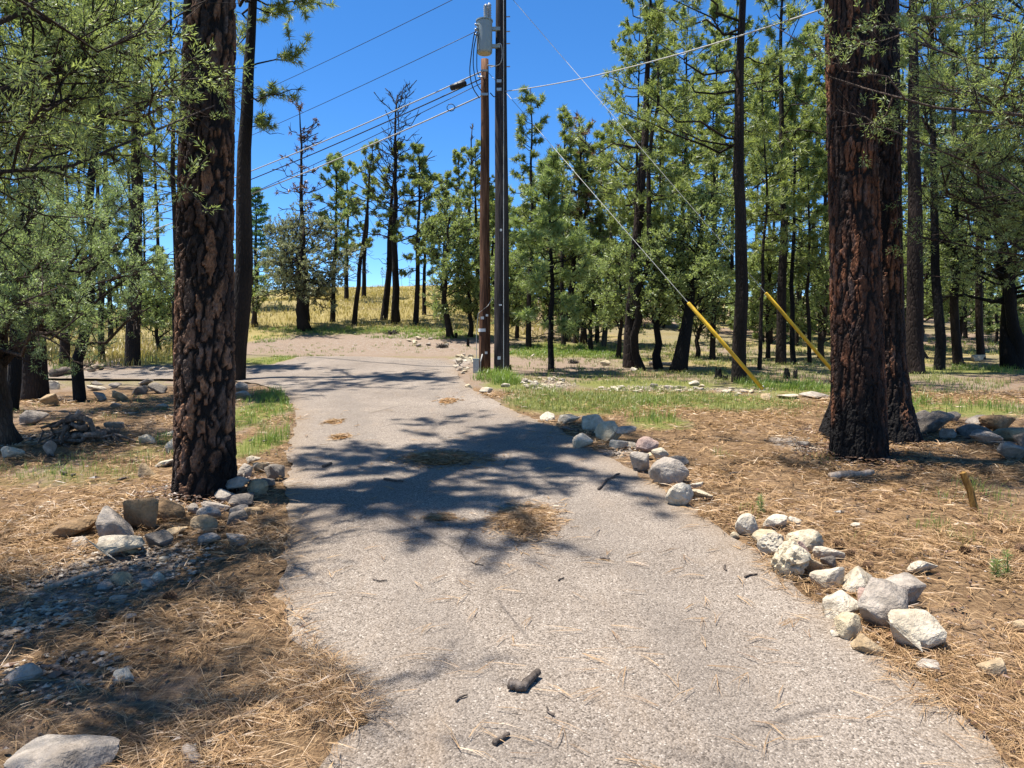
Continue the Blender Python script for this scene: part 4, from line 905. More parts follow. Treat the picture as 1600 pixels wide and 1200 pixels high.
for zz in (.16, h_ - .14):
    MB().add(*box(tb + np.array([.22, .02, zz]), (.22, .07, .07))).build('bracket', M['grey_paint'], e, smooth=False, off=tb)
for zz in (.34, .44, .54):
    MB().add(*tube([tb + np.array([-.13, -.10, zz]), tb + np.array([-.19, -.14, zz])], .022, 8)).build('terminal', M['ceramic'], e, off=tb)
# wires
def wire(name, p0, p1, sag, r, mt, label, cat='cable', n=26, group='overhead wires'):
    p0 = np.asarray(p0); p1 = np.asarray(p1); s = np.linspace(0, 1, n)[:, None]; P = p0 + (p1 - p0) * s; P[:, 2] -= (4 * s * (1 - s))[:, 0] * sag
    o = MB().add(*tube(P, r, 6)).build(name, M[mt], off=p0); o.location = [float(c) for c in p0]
    return tag(o, label, cat, group)
far = lambda px, py, Y=34.0: at(px, py, Y)
wire('overhead_cable', pt(752, 112, YP), far(-120, 412), .75, .014, 'cable_grey', 'topmost of the four service cables leaving the brown pole leftward')
w2 = wire('overhead_cable', pt(752, 123, YP), far(-120, 428), .75, .013, 'cable_black', 'black service cable carrying the splice box left of the brown pole')
wire('overhead_cable', pt(752, 150, YP), far(-120, 440), .80, .015, 'cable_grey', 'pale service cable with a small loop left of the brown pole')
wire('overhead_cable', pt(752, 130, YP), far(-120, 492), .55, .008, 'cable_black', 'lowest thin wire leaving the brown pole leftward')
wire('overhead_cable', pt(782, -38, YK), far(-60, 300, 48), .9, .007, 'cable_black', 'highest thin wire crossing the sky at top centre')
wire('overhead_cable', pt(750, 46, YK), far(-60, 352, 48), .9, .007, 'cable_black', 'thin wire from the transformer crossing the sky leftward')
wire('overhead_cable', pt(786, 143, YK), at(1650, -118, 6.2), .22, .009, 'cable_grey', 'white braided cable rising from the poles to the top right')
# splice box and loop
c = pt(716, 133.5, YP - .02); e = empty('splice_enclosure', c, 'black splice box on the cable left of the brown pole', 'splice box')
d = norm(pt(729, 129.5, YP) - pt(704, 138, YP)); o = MB().add(*tube([-d * .19, -d * .17, -d * .05, d * .05, d * .17, d * .19], [.02, .062, .066, .066, .062, .02], 10)); o.build('case', M['cable_black'], e)
for s_ in (-.11, 0, .11): MB().add(*tube([d * (s_ - .01), d * (s_ + .01)], .072, 10)).build('rib', M['cable_black'], e)
def loop(name, pts, r, mt, label, group='drip loops'):
    P = np.array(pts); q_ = np.linspace(0, 1, len(P)); s = np.linspace(0, 1, 24)
    Q = np.stack([np.interp(s, q_, P[:, k]) for k in range(3)], 1)
    for _ in range(4): Q[1:-1] = (Q[:-2] + 2 * Q[1:-1] + Q[2:]) / 4
    o = MB().add(*tube(Q, r, 6)).build(name, M[mt], off=Q[0]); o.location = [float(c) for c in Q[0]]
    return tag(o, label, 'cable', group)
Yt = YK - .25
loop('drip_loop_cable', [pt(746, 44, Yt), pt(741, 50, Yt), pt(737, 80, Yt), pt(733, 112, Yt), pt(738, 138, Yt), pt(749, 153, YP - .1)], .012, 'cable_black', 'leftmost black drip loop from transformer down to the brown pole')
loop('drip_loop_cable', [pt(746, 50, Yt), pt(740, 75, Yt), pt(739, 105, Yt), pt(745, 132, Yt), pt(752, 142, YP - .1)], .011, 'cable_black', 'middle black drip loop from transformer to the brown pole')
loop('drip_loop_cable', [pt(747, 55, Yt), pt(745, 85, Yt), pt(745, 110, Yt), pt(750, 122, YP - .1)], .010, 'cable_black', 'innermost thin drip loop under the transformer')
loop('drip_loop_cable', [pt(766, 145, YP - .1), pt(772, 152, YP - .05), pt(778, 148, YK - .1), pt(786, 143, YK)], .011, 'cable_black', 'short black jumper between the two poles')
loop('bonding_wire', [pt(775, 70, YK - .15), pt(784, 66, YK - .14), pt(785, 90, YK - .14), pt(782, 100, YK - .14), pt(775, 103, YK - .15), pt(766, 105, YP)], .010, 'cable_grey', 'pale bonding wire curving down the black pole below the transformer')
th = np.linspace(0, 2 * PI, 20); c = pt(704.5, 168, YP - .05)
o = MB().add(*tube([[math.cos(a) * .085, 0, math.sin(a) * .075] for a in th], .009, 6)).build('wire_coil', M['cable_black']); o.location = [float(q_) for q_ in c + np.array([0, 0, -.0])]
tag(o, 'small black wire coil hanging on the pale service cable', 'cable')
# guy wires with yellow guards
def guy(p0, p1, guard_px, label):
    p0 = np.asarray(p0); p1 = np.asarray(p1); e = empty('guy_wire', p1, label, 'guy wire', 'guy wires')
    s = np.linspace(0, 1, 400)[:, None]; P = p0 + (p1 - p0) * s; x_, y_ = proj(P); k = int(np.argmin((x_ - guard_px) ** 2))
    MB().add(*tube([p0, P[k], p1 + (p0 - p1) * .001], .0055, 6)).build('strand', M['cable_grey'], e, off=p1)
    MB().add(*tube([P[k], P[k] + (p1 - P[k]) * .01, p1 - (p1 - P[k]) * .012], [.026, .036, .036], 12)).build('guard', M['yellow'], e, off=p1)
    MB().add(*tube([p1 + [0, 0, .06] + (p0 - p1) * .004, p1 + [.05, 0, -.2]], .016, 8)).build('anchor_rod', M['steel'], e, off=p1)
g1 = hit(1194, 610); guy(pt(762, 112, YP), g1, 1075, 'guy wire with long yellow guard ending in front of the dark straight pine')
g2 = hit(1312, 592); guy(pt(783, -22, YK), g2, 1196, 'guy wire with yellow guard running behind the twin pine')
# pedestal beside the pole
b = hit(744, 583); e = empty('utility_pedestal', b, 'small weathered grey utility box at the foot of the brown pole', 'utility box')
MB().add(*box((0, 0, .14), (.13, .13, .30))).build('housing', M['cable_grey'], e, smooth=False); MB().add(*box((0, 0, .305), (.15, .15, .03))).build('cap', M['grey_paint'], e, smooth=False)
MB().add(*tube([(.09, -.03, -.05), (.10, -.03, .25), (.14, .0, .42)], .014, 8)).build('conduit', M['cable_grey'], e)

# ------------------------------------------------------------------ rocks
ICO = {}
for lv in (1, 2, 3, 4, 5):
    bm = bmesh.new(); bmesh.ops.create_icosphere(bm, subdivisions=lv, radius=1)
    ICO[lv] = (np.array([v.co[:] for v in bm.verts]), np.array([[v.index for v in f.verts] for f in bm.faces])); bm.free()
def hull_rock(seed, cuts, ang):
    """broken stone: a convex lump with flat chipped faces, then fine wear"""
    g = np.random.default_rng(seed); n = int(g.integers(11, 17)); D_ = norm(g.normal(size=(n, 3))); D_[:, 2] *= g.uniform(.75, 1.0); P = D_ * g.uniform(.72, 1.0, (n, 1))
    bm = bmesh.new(); [bm.verts.new(p) for p in P]
    bmesh.ops.convex_hull(bm, input=bm.verts[:], use_existing_faces=False)
    bmesh.ops.delete(bm, geom=[v for v in bm.verts if not v.link_faces], context='VERTS')
    bmesh.ops.bevel(bm, geom=bm.edges[:], offset=.045 + .10 * (1 - ang), segments=1, affect='EDGES', profile=.6)
    bmesh.ops.triangulate(bm, faces=bm.faces[:])
    if cuts: bmesh.ops.subdivide_edges(bm, edges=[e_ for e_ in bm.edges if e_.calc_length() > .12], cuts=cuts, use_grid_fill=True)
    bmesh.ops.triangulate(bm, faces=bm.faces[:])
    V = np.array([v.co[:] for v in bm.verts]); bm.verts.index_update(); T = np.array([[v.index for v in f.verts] for f in bm.faces]); bm.free()
    R_ = 1 + .10 * (noise3(V * 2.2 + seed % 17, seed) - .5) + .075 * (noise3(V * 6 + 3, seed + 2) - .5) + .045 * (noise3(V * 15, seed + 4) - .5)
    V = V * R_[:, None]; V = V - (V.max(0) + V.min(0)) / 2; return V / (V.max(0) - V.min(0)) * 2, T
def rock_verts(seed, lv, ang=.6, pit=0.0):
    if ang > .52 and not pit: return hull_rock(seed, {4: 3, 3: 2, 2: 0}[lv], ang)
    g = np.random.default_rng(seed); P, T = ICO[lv]; P = P.copy()
    N = norm(g.normal(size=(10, 3))); d = g.uniform(.5, .85, 10)
    r = np.ones(len(P)) * 1.02; dots = P @ N.T; lim = np.where(dots > .05, d[None] / np.maximum(dots, .05), 9) + .02 * noise3(P * 9, seed + 31)[:, None]; r = np.minimum(r, lim.min(1))
    an = .35 + .65 * ang; r = r * an + (1 - an) * .8
    n1 = noise3(P * 1.9 + seed % 17, seed) - .5; n2 = noise3(P * 5 + seed % 13, seed + 2) - .5; n3 = noise3(P * 13, seed + 4) - .5
    r = r + .12 * n1 + .09 * n2 + (.05 + pit * .10) * n3
    if pit: r = r - pit * .34 * sstep(.52, .72, noise3(P * 6, seed + 9))
    V = P * r[:, None]; V = V - (V.max(0) + V.min(0)) / 2; return V / (V.max(0) - V.min(0)) * 2, T
RN = [0]
def rock(cx, cy, w, h, mt, label, ang=.75, pit=0.0, group='loose stones', bury=.12, yaw=None, deep=.8, tilt=.28):
    RN[0] += 1; seed = 500 + RN[0] * 7; g = np.random.default_rng(seed)
    b = hit(cx, cy + h * .30); D = np.linalg.norm(b - CAM); W_ = w / FPX * D; Hh = h / FPX * D * .95
    lv = 4 if w >= 30 else 3 if w > 12 else 2
    V, T = rock_verts(seed, lv, ang, pit)
    a = yaw if yaw is not None else g.uniform(-.4, .4)
    S_ = V * np.array([W_ / 2, W_ * deep / 2, Hh / 2 * (1 + bury)])
    ca, sa = math.cos(tilt * g.uniform(-1, 1)), math.sin(tilt * g.uniform(-1, 1))
    S_ = np.stack([S_[:, 0] * ca - S_[:, 2] * sa, S_[:, 1], S_[:, 0] * sa + S_[:, 2] * ca], 1)
    zmin = S_[:, 2].min(); S_[:, 2] -= zmin + bury * Hh
    o = MB().add(S_, T).build('rock', M['r_' + mt]); o.location = [float(q_) for q_ in b]; o.rotation_euler = (0, 0, a)
    o.data.set_sharp_from_angle(angle=math.radians(28)); tag(o, label, 'rock', group); return o
RR = 'rocks edging the right of the driveway'
for r_ in [
 (1430, 1000, 74, 52, 'white', 'rounded white rock nearest the camera in the right row', .55), (1380, 962, 74, 66, 'grey', 'big angular grey rock in the nearest right cluster', .95), (1402, 930, 66, 42, 'grey', 'broad light grey rock behind the big angular grey rock', .8),
 (1347, 913, 66, 34, 'white', 'flat topped white slab leaning on the nearest right cluster', .9), (1315, 952, 52, 38, 'white', 'wedge shaped white rock left of the angular grey rock', .9), (1327, 982, 44, 34, 'cream', 'small cream rock in front of the white wedge', .8),
 (1360, 1012, 46, 22, 'tan', 'flat tan stone beside the rounded white rock', .8), (1292, 908, 42, 38, 'white', 'white rock with shaded foot between the two right clusters', .85), (1235, 885, 56, 52, 'cream', 'pitted cream boulder next to the asphalt', .4, .6),
 (1258, 848, 56, 32, 'cream', 'smooth cream rock behind the pitted boulder', .5), (1293, 868, 46, 26, 'white', 'low white rock right of the smooth cream rock', .7), (1270, 889, 34, 30, 'tan', 'tan stone tucked right of the pitted boulder', .6),
 (1293, 884, 24, 22, 'dark', 'dark greenish stone under the low white rock', .6), (1165, 824, 40, 34, 'white', 'round white rock at the far left of the middle right cluster', .4), (1208, 820, 40, 22, 'white', 'flat white rock with deep shade below it', .8),
 (1187, 843, 46, 30, 'cream', 'cream rock below the round white rock', .6), (1205, 858, 38, 36, 'white', 'knobbly white rock touching the pitted boulder', .5, .3), (1255, 864, 28, 26, 'pink', 'small pinkish stone in the pitted boulder cluster', .6),
 (1241, 817, 18, 12, 'white', 'small white stone right of the flat shaded rock', .6), (1340, 826, 22, 12, 'white', 'low pale stone alone in the needles on the right', .6), (1440, 888, 40, 18, 'white', 'pale half buried rock among grass tufts on the right', .6),
 (1548, 1050, 34, 26, 'tan', 'tan stone alone near the lower right corner', .8), (1450, 1046, 32, 20, 'grey', 'sunken grey stone below the rounded white rock', .7), (1148, 838, 14, 10, 'cream', 'pebble left of the round white rock', .5),
 (1595, 980, 24, 20, 'tan', 'brown stone cut by the right frame edge', .7), (1362, 945, 36, 26, 'pink', 'pinkish stone wedged behind the angular grey rock', .7), (1305, 993, 14, 10, 'white', 'pebble beside the small cream rock', .5)]:
    rock(*r_[:6], ang=r_[6], pit=r_[7] if len(r_) > 7 else 0, group=RR)
RM = 'rocks halfway along the right driveway edge'
for r_ in [
 (1061, 777, 42, 38, 'white', 'bright white rounded rock ending the middle row', .5), (1045, 742, 62, 44, 'grey', 'large flat faced grey rock in the middle row', .9), (1085, 757, 28, 22, 'white', 'small white rock right of the large grey rock', .7),
 (1094, 776, 36, 14, 'cream', 'flat cream stone right of the bright white rock', .7), (1000, 727, 30, 34, 'grey', 'upright grey stone on the asphalt edge', .9), (1011, 699, 36, 26, 'pink', 'smooth pink rock in the middle row', .35),
 (1031, 713, 24, 20, 'white', 'pale rock under the smooth pink rock', .7), (1008, 714, 22, 12, 'cream', 'thin slab left of the pale rock', .7), (910, 692, 34, 24, 'white', 'blocky white rock nearest the asphalt in the far row', .8), (948, 680, 46, 32, 'cream', 'broad cream rock in the far row', .6),
 (972, 685, 46, 30, 'grey', 'greyish rock behind the broad cream rock', .8), (966, 697, 30, 16, 'white', 'low white stone in front of the greyish rock', .8), (985, 698, 24, 10, 'white', 'flat chip right of the low white stone', .8), (926, 664, 34, 26, 'white', 'pointed white rock at the grass edge', .8),
 (888, 657, 36, 16, 'white', 'long white slab at the start of the rock row', .8), (858, 653, 30, 14, 'white', 'farthest white slab of the rock row', .8), (870, 662, 18, 8, 'tan', 'small tan stone below the white slabs', .6), (1055, 724, 40, 16, 'dark', 'dark stone hidden behind the large grey rock', .7),
 (1040, 760, 40, 26, 'grey', 'lower split face of the large grey rock', .95)]:
    if 'split' in r_[5]: continue
    rock(*r_[:6], ang=r_[6], group=RM)
RT = 'rocks right of the twin pine'
for r_ in [
 (1458, 668, 62, 30, 'dark', 'long dark boulder touching the roots of the twin pine'), (1512, 674, 52, 18, 'dark', 'low grey boulder right of the long dark boulder'), (1495, 684, 40, 16, 'grey', 'flat grey stone before the low boulder'), (1541, 690, 40, 18, 'grey', 'grey rounded stone right of the flat grey stone'),
 (1560, 667, 44, 22, 'brown', 'brownish boulder near the right edge'), (1575, 684, 42, 20, 'tan', 'tan rock in front of the brownish boulder'), (1577, 711, 44, 26, 'grey', 'grey rock with white vein at the right edge'), (1486, 655, 22, 14, 'dark', 'small dark stone on top of the boulders'),
 (1440, 656, 26, 18, 'dark', 'dark stone against the rear stem of the twin pine'), (1598, 698, 26, 24, 'dark', 'dark rock cut by the right frame edge'), (1255, 695, 18, 10, 'grey', 'grey chip in the gravel left of the twin pine'), (1525, 660, 30, 12, 'grey', 'thin slab behind the brownish boulder')]:
    rock(*r_[:6], ang=.75, group=RT)
RL = 'rocks piled around the thick left pine'
for r_ in [
 (115, 829, 70, 32, 'brown', 'dark brown block at the left end of the rock pile', .95), (178, 832, 64, 46, 'grey', 'sloping grey brown rock in the left pile', .85), (187, 858, 80, 42, 'white', 'largest pale rock lying in front of the left pile', .85), (222, 812, 52, 52, 'brown', 'tall ochre brown rock in the left pile', .8),
 (272, 800, 52, 42, 'brown', 'squarish brown rock against the thick left pine', .85), (252, 846, 42, 28, 'dark', 'plain grey rock below the ochre brown rock', .75), (320, 823, 42, 28, 'tan', 'rounded beige rock in front of the thick left pine', .4), (326, 807, 42, 24, 'grey', 'rounded grey rock behind the beige one', .5),
 (363, 813, 50, 30, 'dark', 'dark angular rock leaning right of the beige rock', .95), (338, 794, 46, 18, 'grey', 'low pale rock at the pine foot', .7), (374, 803, 34, 22, 'grey', 'grey angular rock behind the dark angular rock', .85), (393, 802, 34, 18, 'tan', 'slab on the right tip of the left pile', .9),
 (302, 799, 18, 18, 'grey', 'small round stone against the squarish brown rock', .5), (332, 845, 40, 16, 'grey', 'flat plate half under needles before the left pile', .8), (370, 846, 40, 18, 'grey', 'second flat plate near the asphalt', .8), (349, 781, 42, 22, 'grey', 'mossy grey rock right of the pine foot', .7),
 (380, 784, 46, 22, 'dark', 'dark ledge rock right of the mossy grey rock', .8), (384, 743, 34, 36, 'grey', 'upright grey rock beside the thick left pine', .8), (372, 766, 40, 30, 'grey', 'sloped grey rock below the upright one', .8), (403, 765, 34, 26, 'tan', 'round brownish rock near the asphalt', .5),
 (427, 741, 36, 28, 'dark', 'dark rock farthest right in the left pile', .8), (410, 733, 28, 18, 'tan', 'small tan rock on top of the right end', .7), (392, 722, 32, 14, 'white', 'flat white stone behind the right end', .7), (418, 757, 26, 18, 'dark', 'shaded stone under the farthest right rock', .7),
 (120, 851, 30, 14, 'grey', 'low stone under the dark brown block', .8), (205, 862, 26, 16, 'tan', 'yellowish stone beside the largest pale rock', .7), (270, 834, 46, 12, 'tan', 'curved thin stone in front of the brown rock', .8),
 (248, 902, 22, 14, 'white', 'white chip in the left gravel', .8), (188, 908, 34, 22, 'tan', 'tan stone in the left gravel', .8), (232, 917, 22, 16, 'grey', 'grey chip in the left gravel', .7), (166, 920, 24, 14, 'grey', 'bluish chip in the left gravel', .7),
 (186, 938, 26, 14, 'grey', 'flat bluish grey stone in the left gravel', .7), (203, 967, 26, 10, 'grey', 'lone flat stone below the left gravel', .7), (193, 1060, 28, 18, 'white', 'white stone in needles at lower left', .8), (38, 1058, 44, 24, 'grey', 'grey stone at the left edge of lower needles', .8),
 (255, 876, 14, 10, 'white', 'bright white pebble beside the left pile', .7), (88, 1192, 120, 36, 'grey', 'large flat slab in the bottom left corner', .8), (20, 875, 16, 8, 'grey', 'stone at left edge beyond the gravel', .7), (68, 797, 14, 10, 'white', 'small white stone on the sunny left ground', .6), (132, 788, 12, 6, 'white', 'tiny pale stone left of the rock pile', .6)]:
    kk = 1.0 if r_[1] > 1000 else .88; rock(r_[0], r_[1], r_[2] * kk, r_[3] * kk, *r_[4:6], ang=r_[6], group=RL)
RG = 'stones on the shaded left ground'
for r_ in [
 (20, 711, 26, 18, 'white', 'white rock below the leftmost juniper trunk'), (81, 706, 20, 22, 'grey', 'upright pinkish grey stone left of the root pile'), (56, 656, 38, 20, 'grey', 'long pointed grey rock on the shaded left ground'), (79, 605, 20, 12, 'white', 'bright rock right of the leftmost juniper'), (150, 601, 22, 10, 'dark', 'dark ledge right of the charred leaning pine'),
 (150, 608, 24, 6, 'white', 'thin pale slab under the dark ledge'), (180, 667, 26, 12, 'grey', 'grey stone above the root pile'), (202, 646, 32, 7, 'grey', 'long flat stone in the middle of the left shade'), (156, 623, 18, 12, 'grey', 'rounded stone right of the charred pine foot'), (188, 620, 24, 14, 'tan', 'tan sloping stone in the left shade'),
 (232, 688, 28, 16, 'white', 'sunlit white rock left of the thick pine'), (262, 680, 26, 10, 'white', 'white rock touching the thick pine outline'), (270, 700, 20, 22, 'white', 'white rock half hidden by the thick pine'), (260, 725, 28, 10, 'white', 'low white stone in grass left of the thick pine'), (230, 741, 22, 22, 'tan', 'tan tilted stone left of the thick pine'),
 (79, 629, 26, 16, 'tan', 'mossy tan rock between juniper and charred pine'), (120, 650, 18, 14, 'grey', 'grey stone below the charred pine foot'), (125, 657, 10, 6, 'white', 'pale pebble below the charred pine'), (182, 635, 16, 8, 'grey', 'small stone pair member in left shade'), (251, 637, 22, 8, 'grey', 'flat stone close to the thick pine'),
 (219, 612, 22, 14, 'dark', 'dark hump near the left driveway arm'), (246, 611, 28, 12, 'dark', 'dark boulder by the thick pine at the driveway arm'), (180, 604, 18, 8, 'grey', 'stone at the near edge of the driveway arm'), (228, 600, 22, 8, 'grey', 'grey stone on the near side of the driveway arm'), (58, 620, 22, 8, 'tan', 'tan stone close to the leftmost trunk'),
 (23, 597, 28, 12, 'tan', 'tan rock at the left edge by bright grass'), (40, 618, 30, 10, 'tan', 'broad low rock near the left edge'), (176, 569, 8, 6, 'white', 'pale stone on the far side of the driveway arm'), (235, 578, 14, 5, 'white', 'white stone lining the far side of the driveway arm'), (255, 577, 12, 5, 'white', 'second white stone lining the far side of the arm'),
 (378, 606, 24, 14, 'grey', 'grey rock at the foot of the slender leaning pine'), (380, 619, 24, 12, 'grey', 'second grey rock below the slender leaning pine')]:
    rock(*r_[:6], ang=.75, group=RG)
RF = 'stones beyond the grassy right verge'
for r_ in [(760, 611, 22, 11, 'white', 'white rock in the grass below the brown pole'), (733, 604, 14, 6, 'cream', 'pale rock at the driveway corner by the pole'), (790, 603, 16, 7, 'white', 'white rock below the black pole'), (1084, 600, 18, 9, 'white', 'pale boulder left of the dark straight pine'), (945, 568, 18, 9, 'cream', 'cream boulder left of the tall reddish pine'), (990, 578, 12, 7, 'white', 'white stone at the foot of the reddish pine'),
           (1230, 620, 30, 8, 'white', 'flat pale stone in grass right of the lower guard'), (1275, 618, 40, 12, 'grey', 'grey stones touching the twin pine outline'), (1527, 562, 18, 8, 'white', 'white boulder in the right pine stand'), (1197, 622, 20, 10, 'tan', 'tan stone near the yellow guard foot'), (832, 557, 8, 5, 'white', 'tiny white stone in the bright far grass')]:
    rock(*r_[:6], ang=.8, group=RF)
def scatter(n, cx, cy, rx, ry, wlo, whi, label, group, mats=('white', 'white', 'cream', 'grey')):
    for _ in range(n):
        a, q_ = random.uniform(0, 6.28), math.sqrt(random.random())
        w = random.uniform(wlo, whi); rock(cx + rx * q_ * math.cos(a), cy + ry * q_ * math.sin(a), w, w * random.uniform(.35, .6), random.choice(mats), label, .85, group=group)
scatter(34, 850, 600, 34, 10, 5, 14, 'pale stone in the heap on the grass right of the poles', 'heap right of the poles')
scatter(34, 725, 568, 18, 16, 5, 12, 'pale stone in the heap between asphalt end and brown pole', 'heap left of the poles')
scatter(26, 1020, 608, 90, 5, 5, 15, 'pale stone in the broken line across the right verge', 'stone line on the verge')
scatter(12, 1155, 613, 36, 6, 6, 16, 'pale stone in the patch under the lower guard', 'patch under the guard')
scatter(16, 670, 535, 45, 8, 4, 10, 'pale stone along the bank above the turning area', 'bank stones')

# ------------------------------------------------------------------ gravel, needles, grass
def stuff(mb, name, mt, label, cat, smooth=False): return tag(mb.build(name, M[mt], smooth=smooth), label, cat, kind='stuff')
g = np.random.default_rng(3)
O8 = np.array([[1, 0, 0], [-1, 0, 0], [0, 1, 0], [0, -1, 0], [0, 0, 1], [0, 0, -1.]]); T8 = np.array([[0, 2, 4], [2, 1, 4], [1, 3, 4], [3, 0, 4], [2, 0, 5], [1, 2, 5], [3, 1, 5], [0, 3, 5]])
def sample_blobs(kind, per, lim=9000, cap=14):
    X = []
    for cx, cy, rx, ry, k, s in BL:
        if k != kind or cy > cap: continue
        n = int(min(lim, per * rx * ry * PI)); a = g.uniform(0, 2 * PI, n); q_ = np.sqrt(g.uniform(0, 1, n)) * 1.1
        X.append(np.stack([cx + rx * q_ * np.cos(a), cy + ry * q_ * np.sin(a)], 1))
    return np.concatenate(X)
X = sample_blobs(GRAV, 1900, 4500); X = X[drive_sd(X[:, 0], X[:, 1]) > .05]; X = X[g.uniform(0, 1, len(X)) < 1.5 * mask(X[:, 0], X[:, 1], GRAV) * (.12 + .88 * sstep(.42, .6, fbm2(X[:, 0] * 2.4, X[:, 1] * 2.4, 23)))]
n = len(X); sz = g.uniform(.007, .024, n) * np.where(g.uniform(0, 1, n) > .94, 1.7, 1); shp = g.uniform(.55, 1.2, (n, 3)) * np.array([1, 1, .5])
V = O8[None] * (1 + g.uniform(-.3, .3, (n, 6, 1))) * sz[:, None, None] * shp[:, None]; a = g.uniform(0, 6.28, n); ca, sa = np.cos(a)[:, None], np.sin(a)[:, None]
V = np.stack([V[..., 0] * ca - V[..., 1] * sa, V[..., 0] * sa + V[..., 1] * ca, V[..., 2]], -1) + np.stack([X[:, 0], X[:, 1], G(X[:, 0], X[:, 1]) + .016], 1)[:, None]
M['gravel'] = leaf_mat('gravel_chips', (.10, .074, .052), (.45, .355, .255), 0, 0)
stuff(MB().add(V.reshape(-1, 3), (T8[None] + (np.arange(n) * 6)[:, None, None]).reshape(-1, 3), np.repeat(g.uniform(0, 1, n), 6)), 'gravel', 'gravel', 'loose grey and white gravel chips over the litter', 'gravel')

# shed bark and dark crumbs round the big trunks
ch = MB()
for bb, rr_, n in ((b0, .42, 500), (b1, .5, 500), (b2, .62, 500)):
    a = g.uniform(0, 6.28, n); q_ = rr_ * (.55 + .75 * g.uniform(0, 1, n) ** 1.6); x_ = bb[0] + q_ * np.cos(a); y_ = bb[1] + q_ * np.sin(a)
    sz = g.uniform(.008, .03, n); V = O8[None] * (1 + g.uniform(-.4, .4, (n, 6, 1))) * sz[:, None, None] * np.array([1, .6, .25]); ca, sa = np.cos(a * 3)[:, None], np.sin(a * 3)[:, None]
    V = np.stack([V[..., 0] * ca - V[..., 1] * sa, V[..., 0] * sa + V[..., 1] * ca, V[..., 2]], -1) + np.stack([x_, y_, G(x_, y_) + .02 + .05 * np.clip(1 - (q_ - rr_ * .5) / rr_, 0, 1)], 1)[:, None]
    ch.add(V.reshape(-1, 3), (T8[None] + (np.arange(n) * 6)[:, None, None]).reshape(-1, 3), np.repeat(g.uniform(0, 1, n), 6))
n = 5200; y_ = 1.8 + 8 * g.uniform(0, 1, n) ** 1.5; x_ = g.uniform(-.78, .78, n) * y_; k = drive_sd(x_, y_) > -.02; k &= g.uniform(0, 1, n) < .25 + .75 * sstep(.4, .6, fbm2(x_ * 2.2, y_ * 2.2, 19)); x_, y_ = x_[k], y_[k]; n = len(x_)
a = g.uniform(0, 6.28, n); sz = g.uniform(.006, .022, n) * (1 + 1.2 * (g.uniform(0, 1, n) > .93)); V = O8[None] * (1 + g.uniform(-.4, .4, (n, 6, 1))) * sz[:, None, None] * np.array([1, .55, .3]); ca, sa = np.cos(a)[:, None], np.sin(a)[:, None]
V = np.stack([V[..., 0] * ca - V[..., 1] * sa, V[..., 0] * sa + V[..., 1] * ca, V[..., 2]], -1) + np.stack([x_, y_, G(x_, y_) + .030], 1)[:, None]
ch.add(V.reshape(-1, 3), (T8[None] + (np.arange(n) * 6)[:, None, None]).reshape(-1, 3), np.repeat(g.uniform(0, 1, n), 6))
M['crumbs'] = leaf_mat('bark_crumbs', (.02, .014, .011), (.16, .085, .05), 0, 0)
stuff(ch, 'bark_flakes', 'crumbs', 'shed bark flakes and dark crumbs strewn through the litter', 'bark flakes')
def fascicles(mb, P, w, ln, g, k=3, lift=.35, a=None, vmean=.55):
    n = len(P); a = g.uniform(0, 2 * PI, n) if a is None else a; aa = a[:, None] + g.normal(0, .14, (n, k)); L_ = ln * g.uniform(.55, 1.15, (n, k))
    el = np.abs(g.normal(0, lift, (n, k))) * .55; cv_ = g.normal(0, .22, (n, k)); w = np.broadcast_to(w, (n,))[:, None]
    d1 = np.stack([np.cos(aa) * np.cos(el), np.sin(aa) * np.cos(el), np.sin(el)], -1); a2 = aa + cv_; e2 = el - g.uniform(.1, .6, (n, k))
    d2 = np.stack([np.cos(a2) * np.cos(e2), np.sin(a2) * np.cos(e2), np.sin(e2) * .6], -1)
    p0 = np.repeat(P[:, None], k, 1); p1 = p0 + d1 * (L_ * .5)[..., None]; p2 = p1 + d2 * (L_ * .5)[..., None]
    p2[..., 2] = np.maximum(p2[..., 2], p0[..., 2] - .006)
    s = np.stack([-np.sin(aa), np.cos(aa), g.normal(0, .5, (n, k))], -1) * (w * .5)[..., None]
    V = np.stack([p0 - s, p0 + s, p1 - s, p1 + s, p2], 2).reshape(-1, 5, 3); m = len(V)
    T = (np.array([[0, 1, 3], [0, 3, 2], [2, 3, 4]])[None] + (np.arange(m) * 5)[:, None, None]).reshape(-1, 3)
    mb.add(V.reshape(-1, 3), T, np.repeat(np.clip(np.repeat(g.normal(vmean, .27, n), k) + g.normal(0, .08, m), 0, 1), 5))
drift_px = [(446, 790), (458, 860), (462, 890), (425, 912), (478, 945), (470, 985), (500, 1030), (540, 1055), (592, 1115), (596, 1140), (520, 1175), (505, 1230), (330, 1300), (300, 1100), (330, 900), (400, 800)]
drift = np.array([hit(*p)[:2] for p in drift_px])
def inpoly(x, y, A):
    B = np.roll(A, -1, 0); c = np.zeros(len(x), int)
    for p, q_ in zip(A, B): c += ((p[1] > y) != (q_[1] > y)) & (x < (q_[0] - p[0]) * (y - p[1]) / (q_[1] - p[1] + 1e-12) + p[0])
    return c % 2 == 1
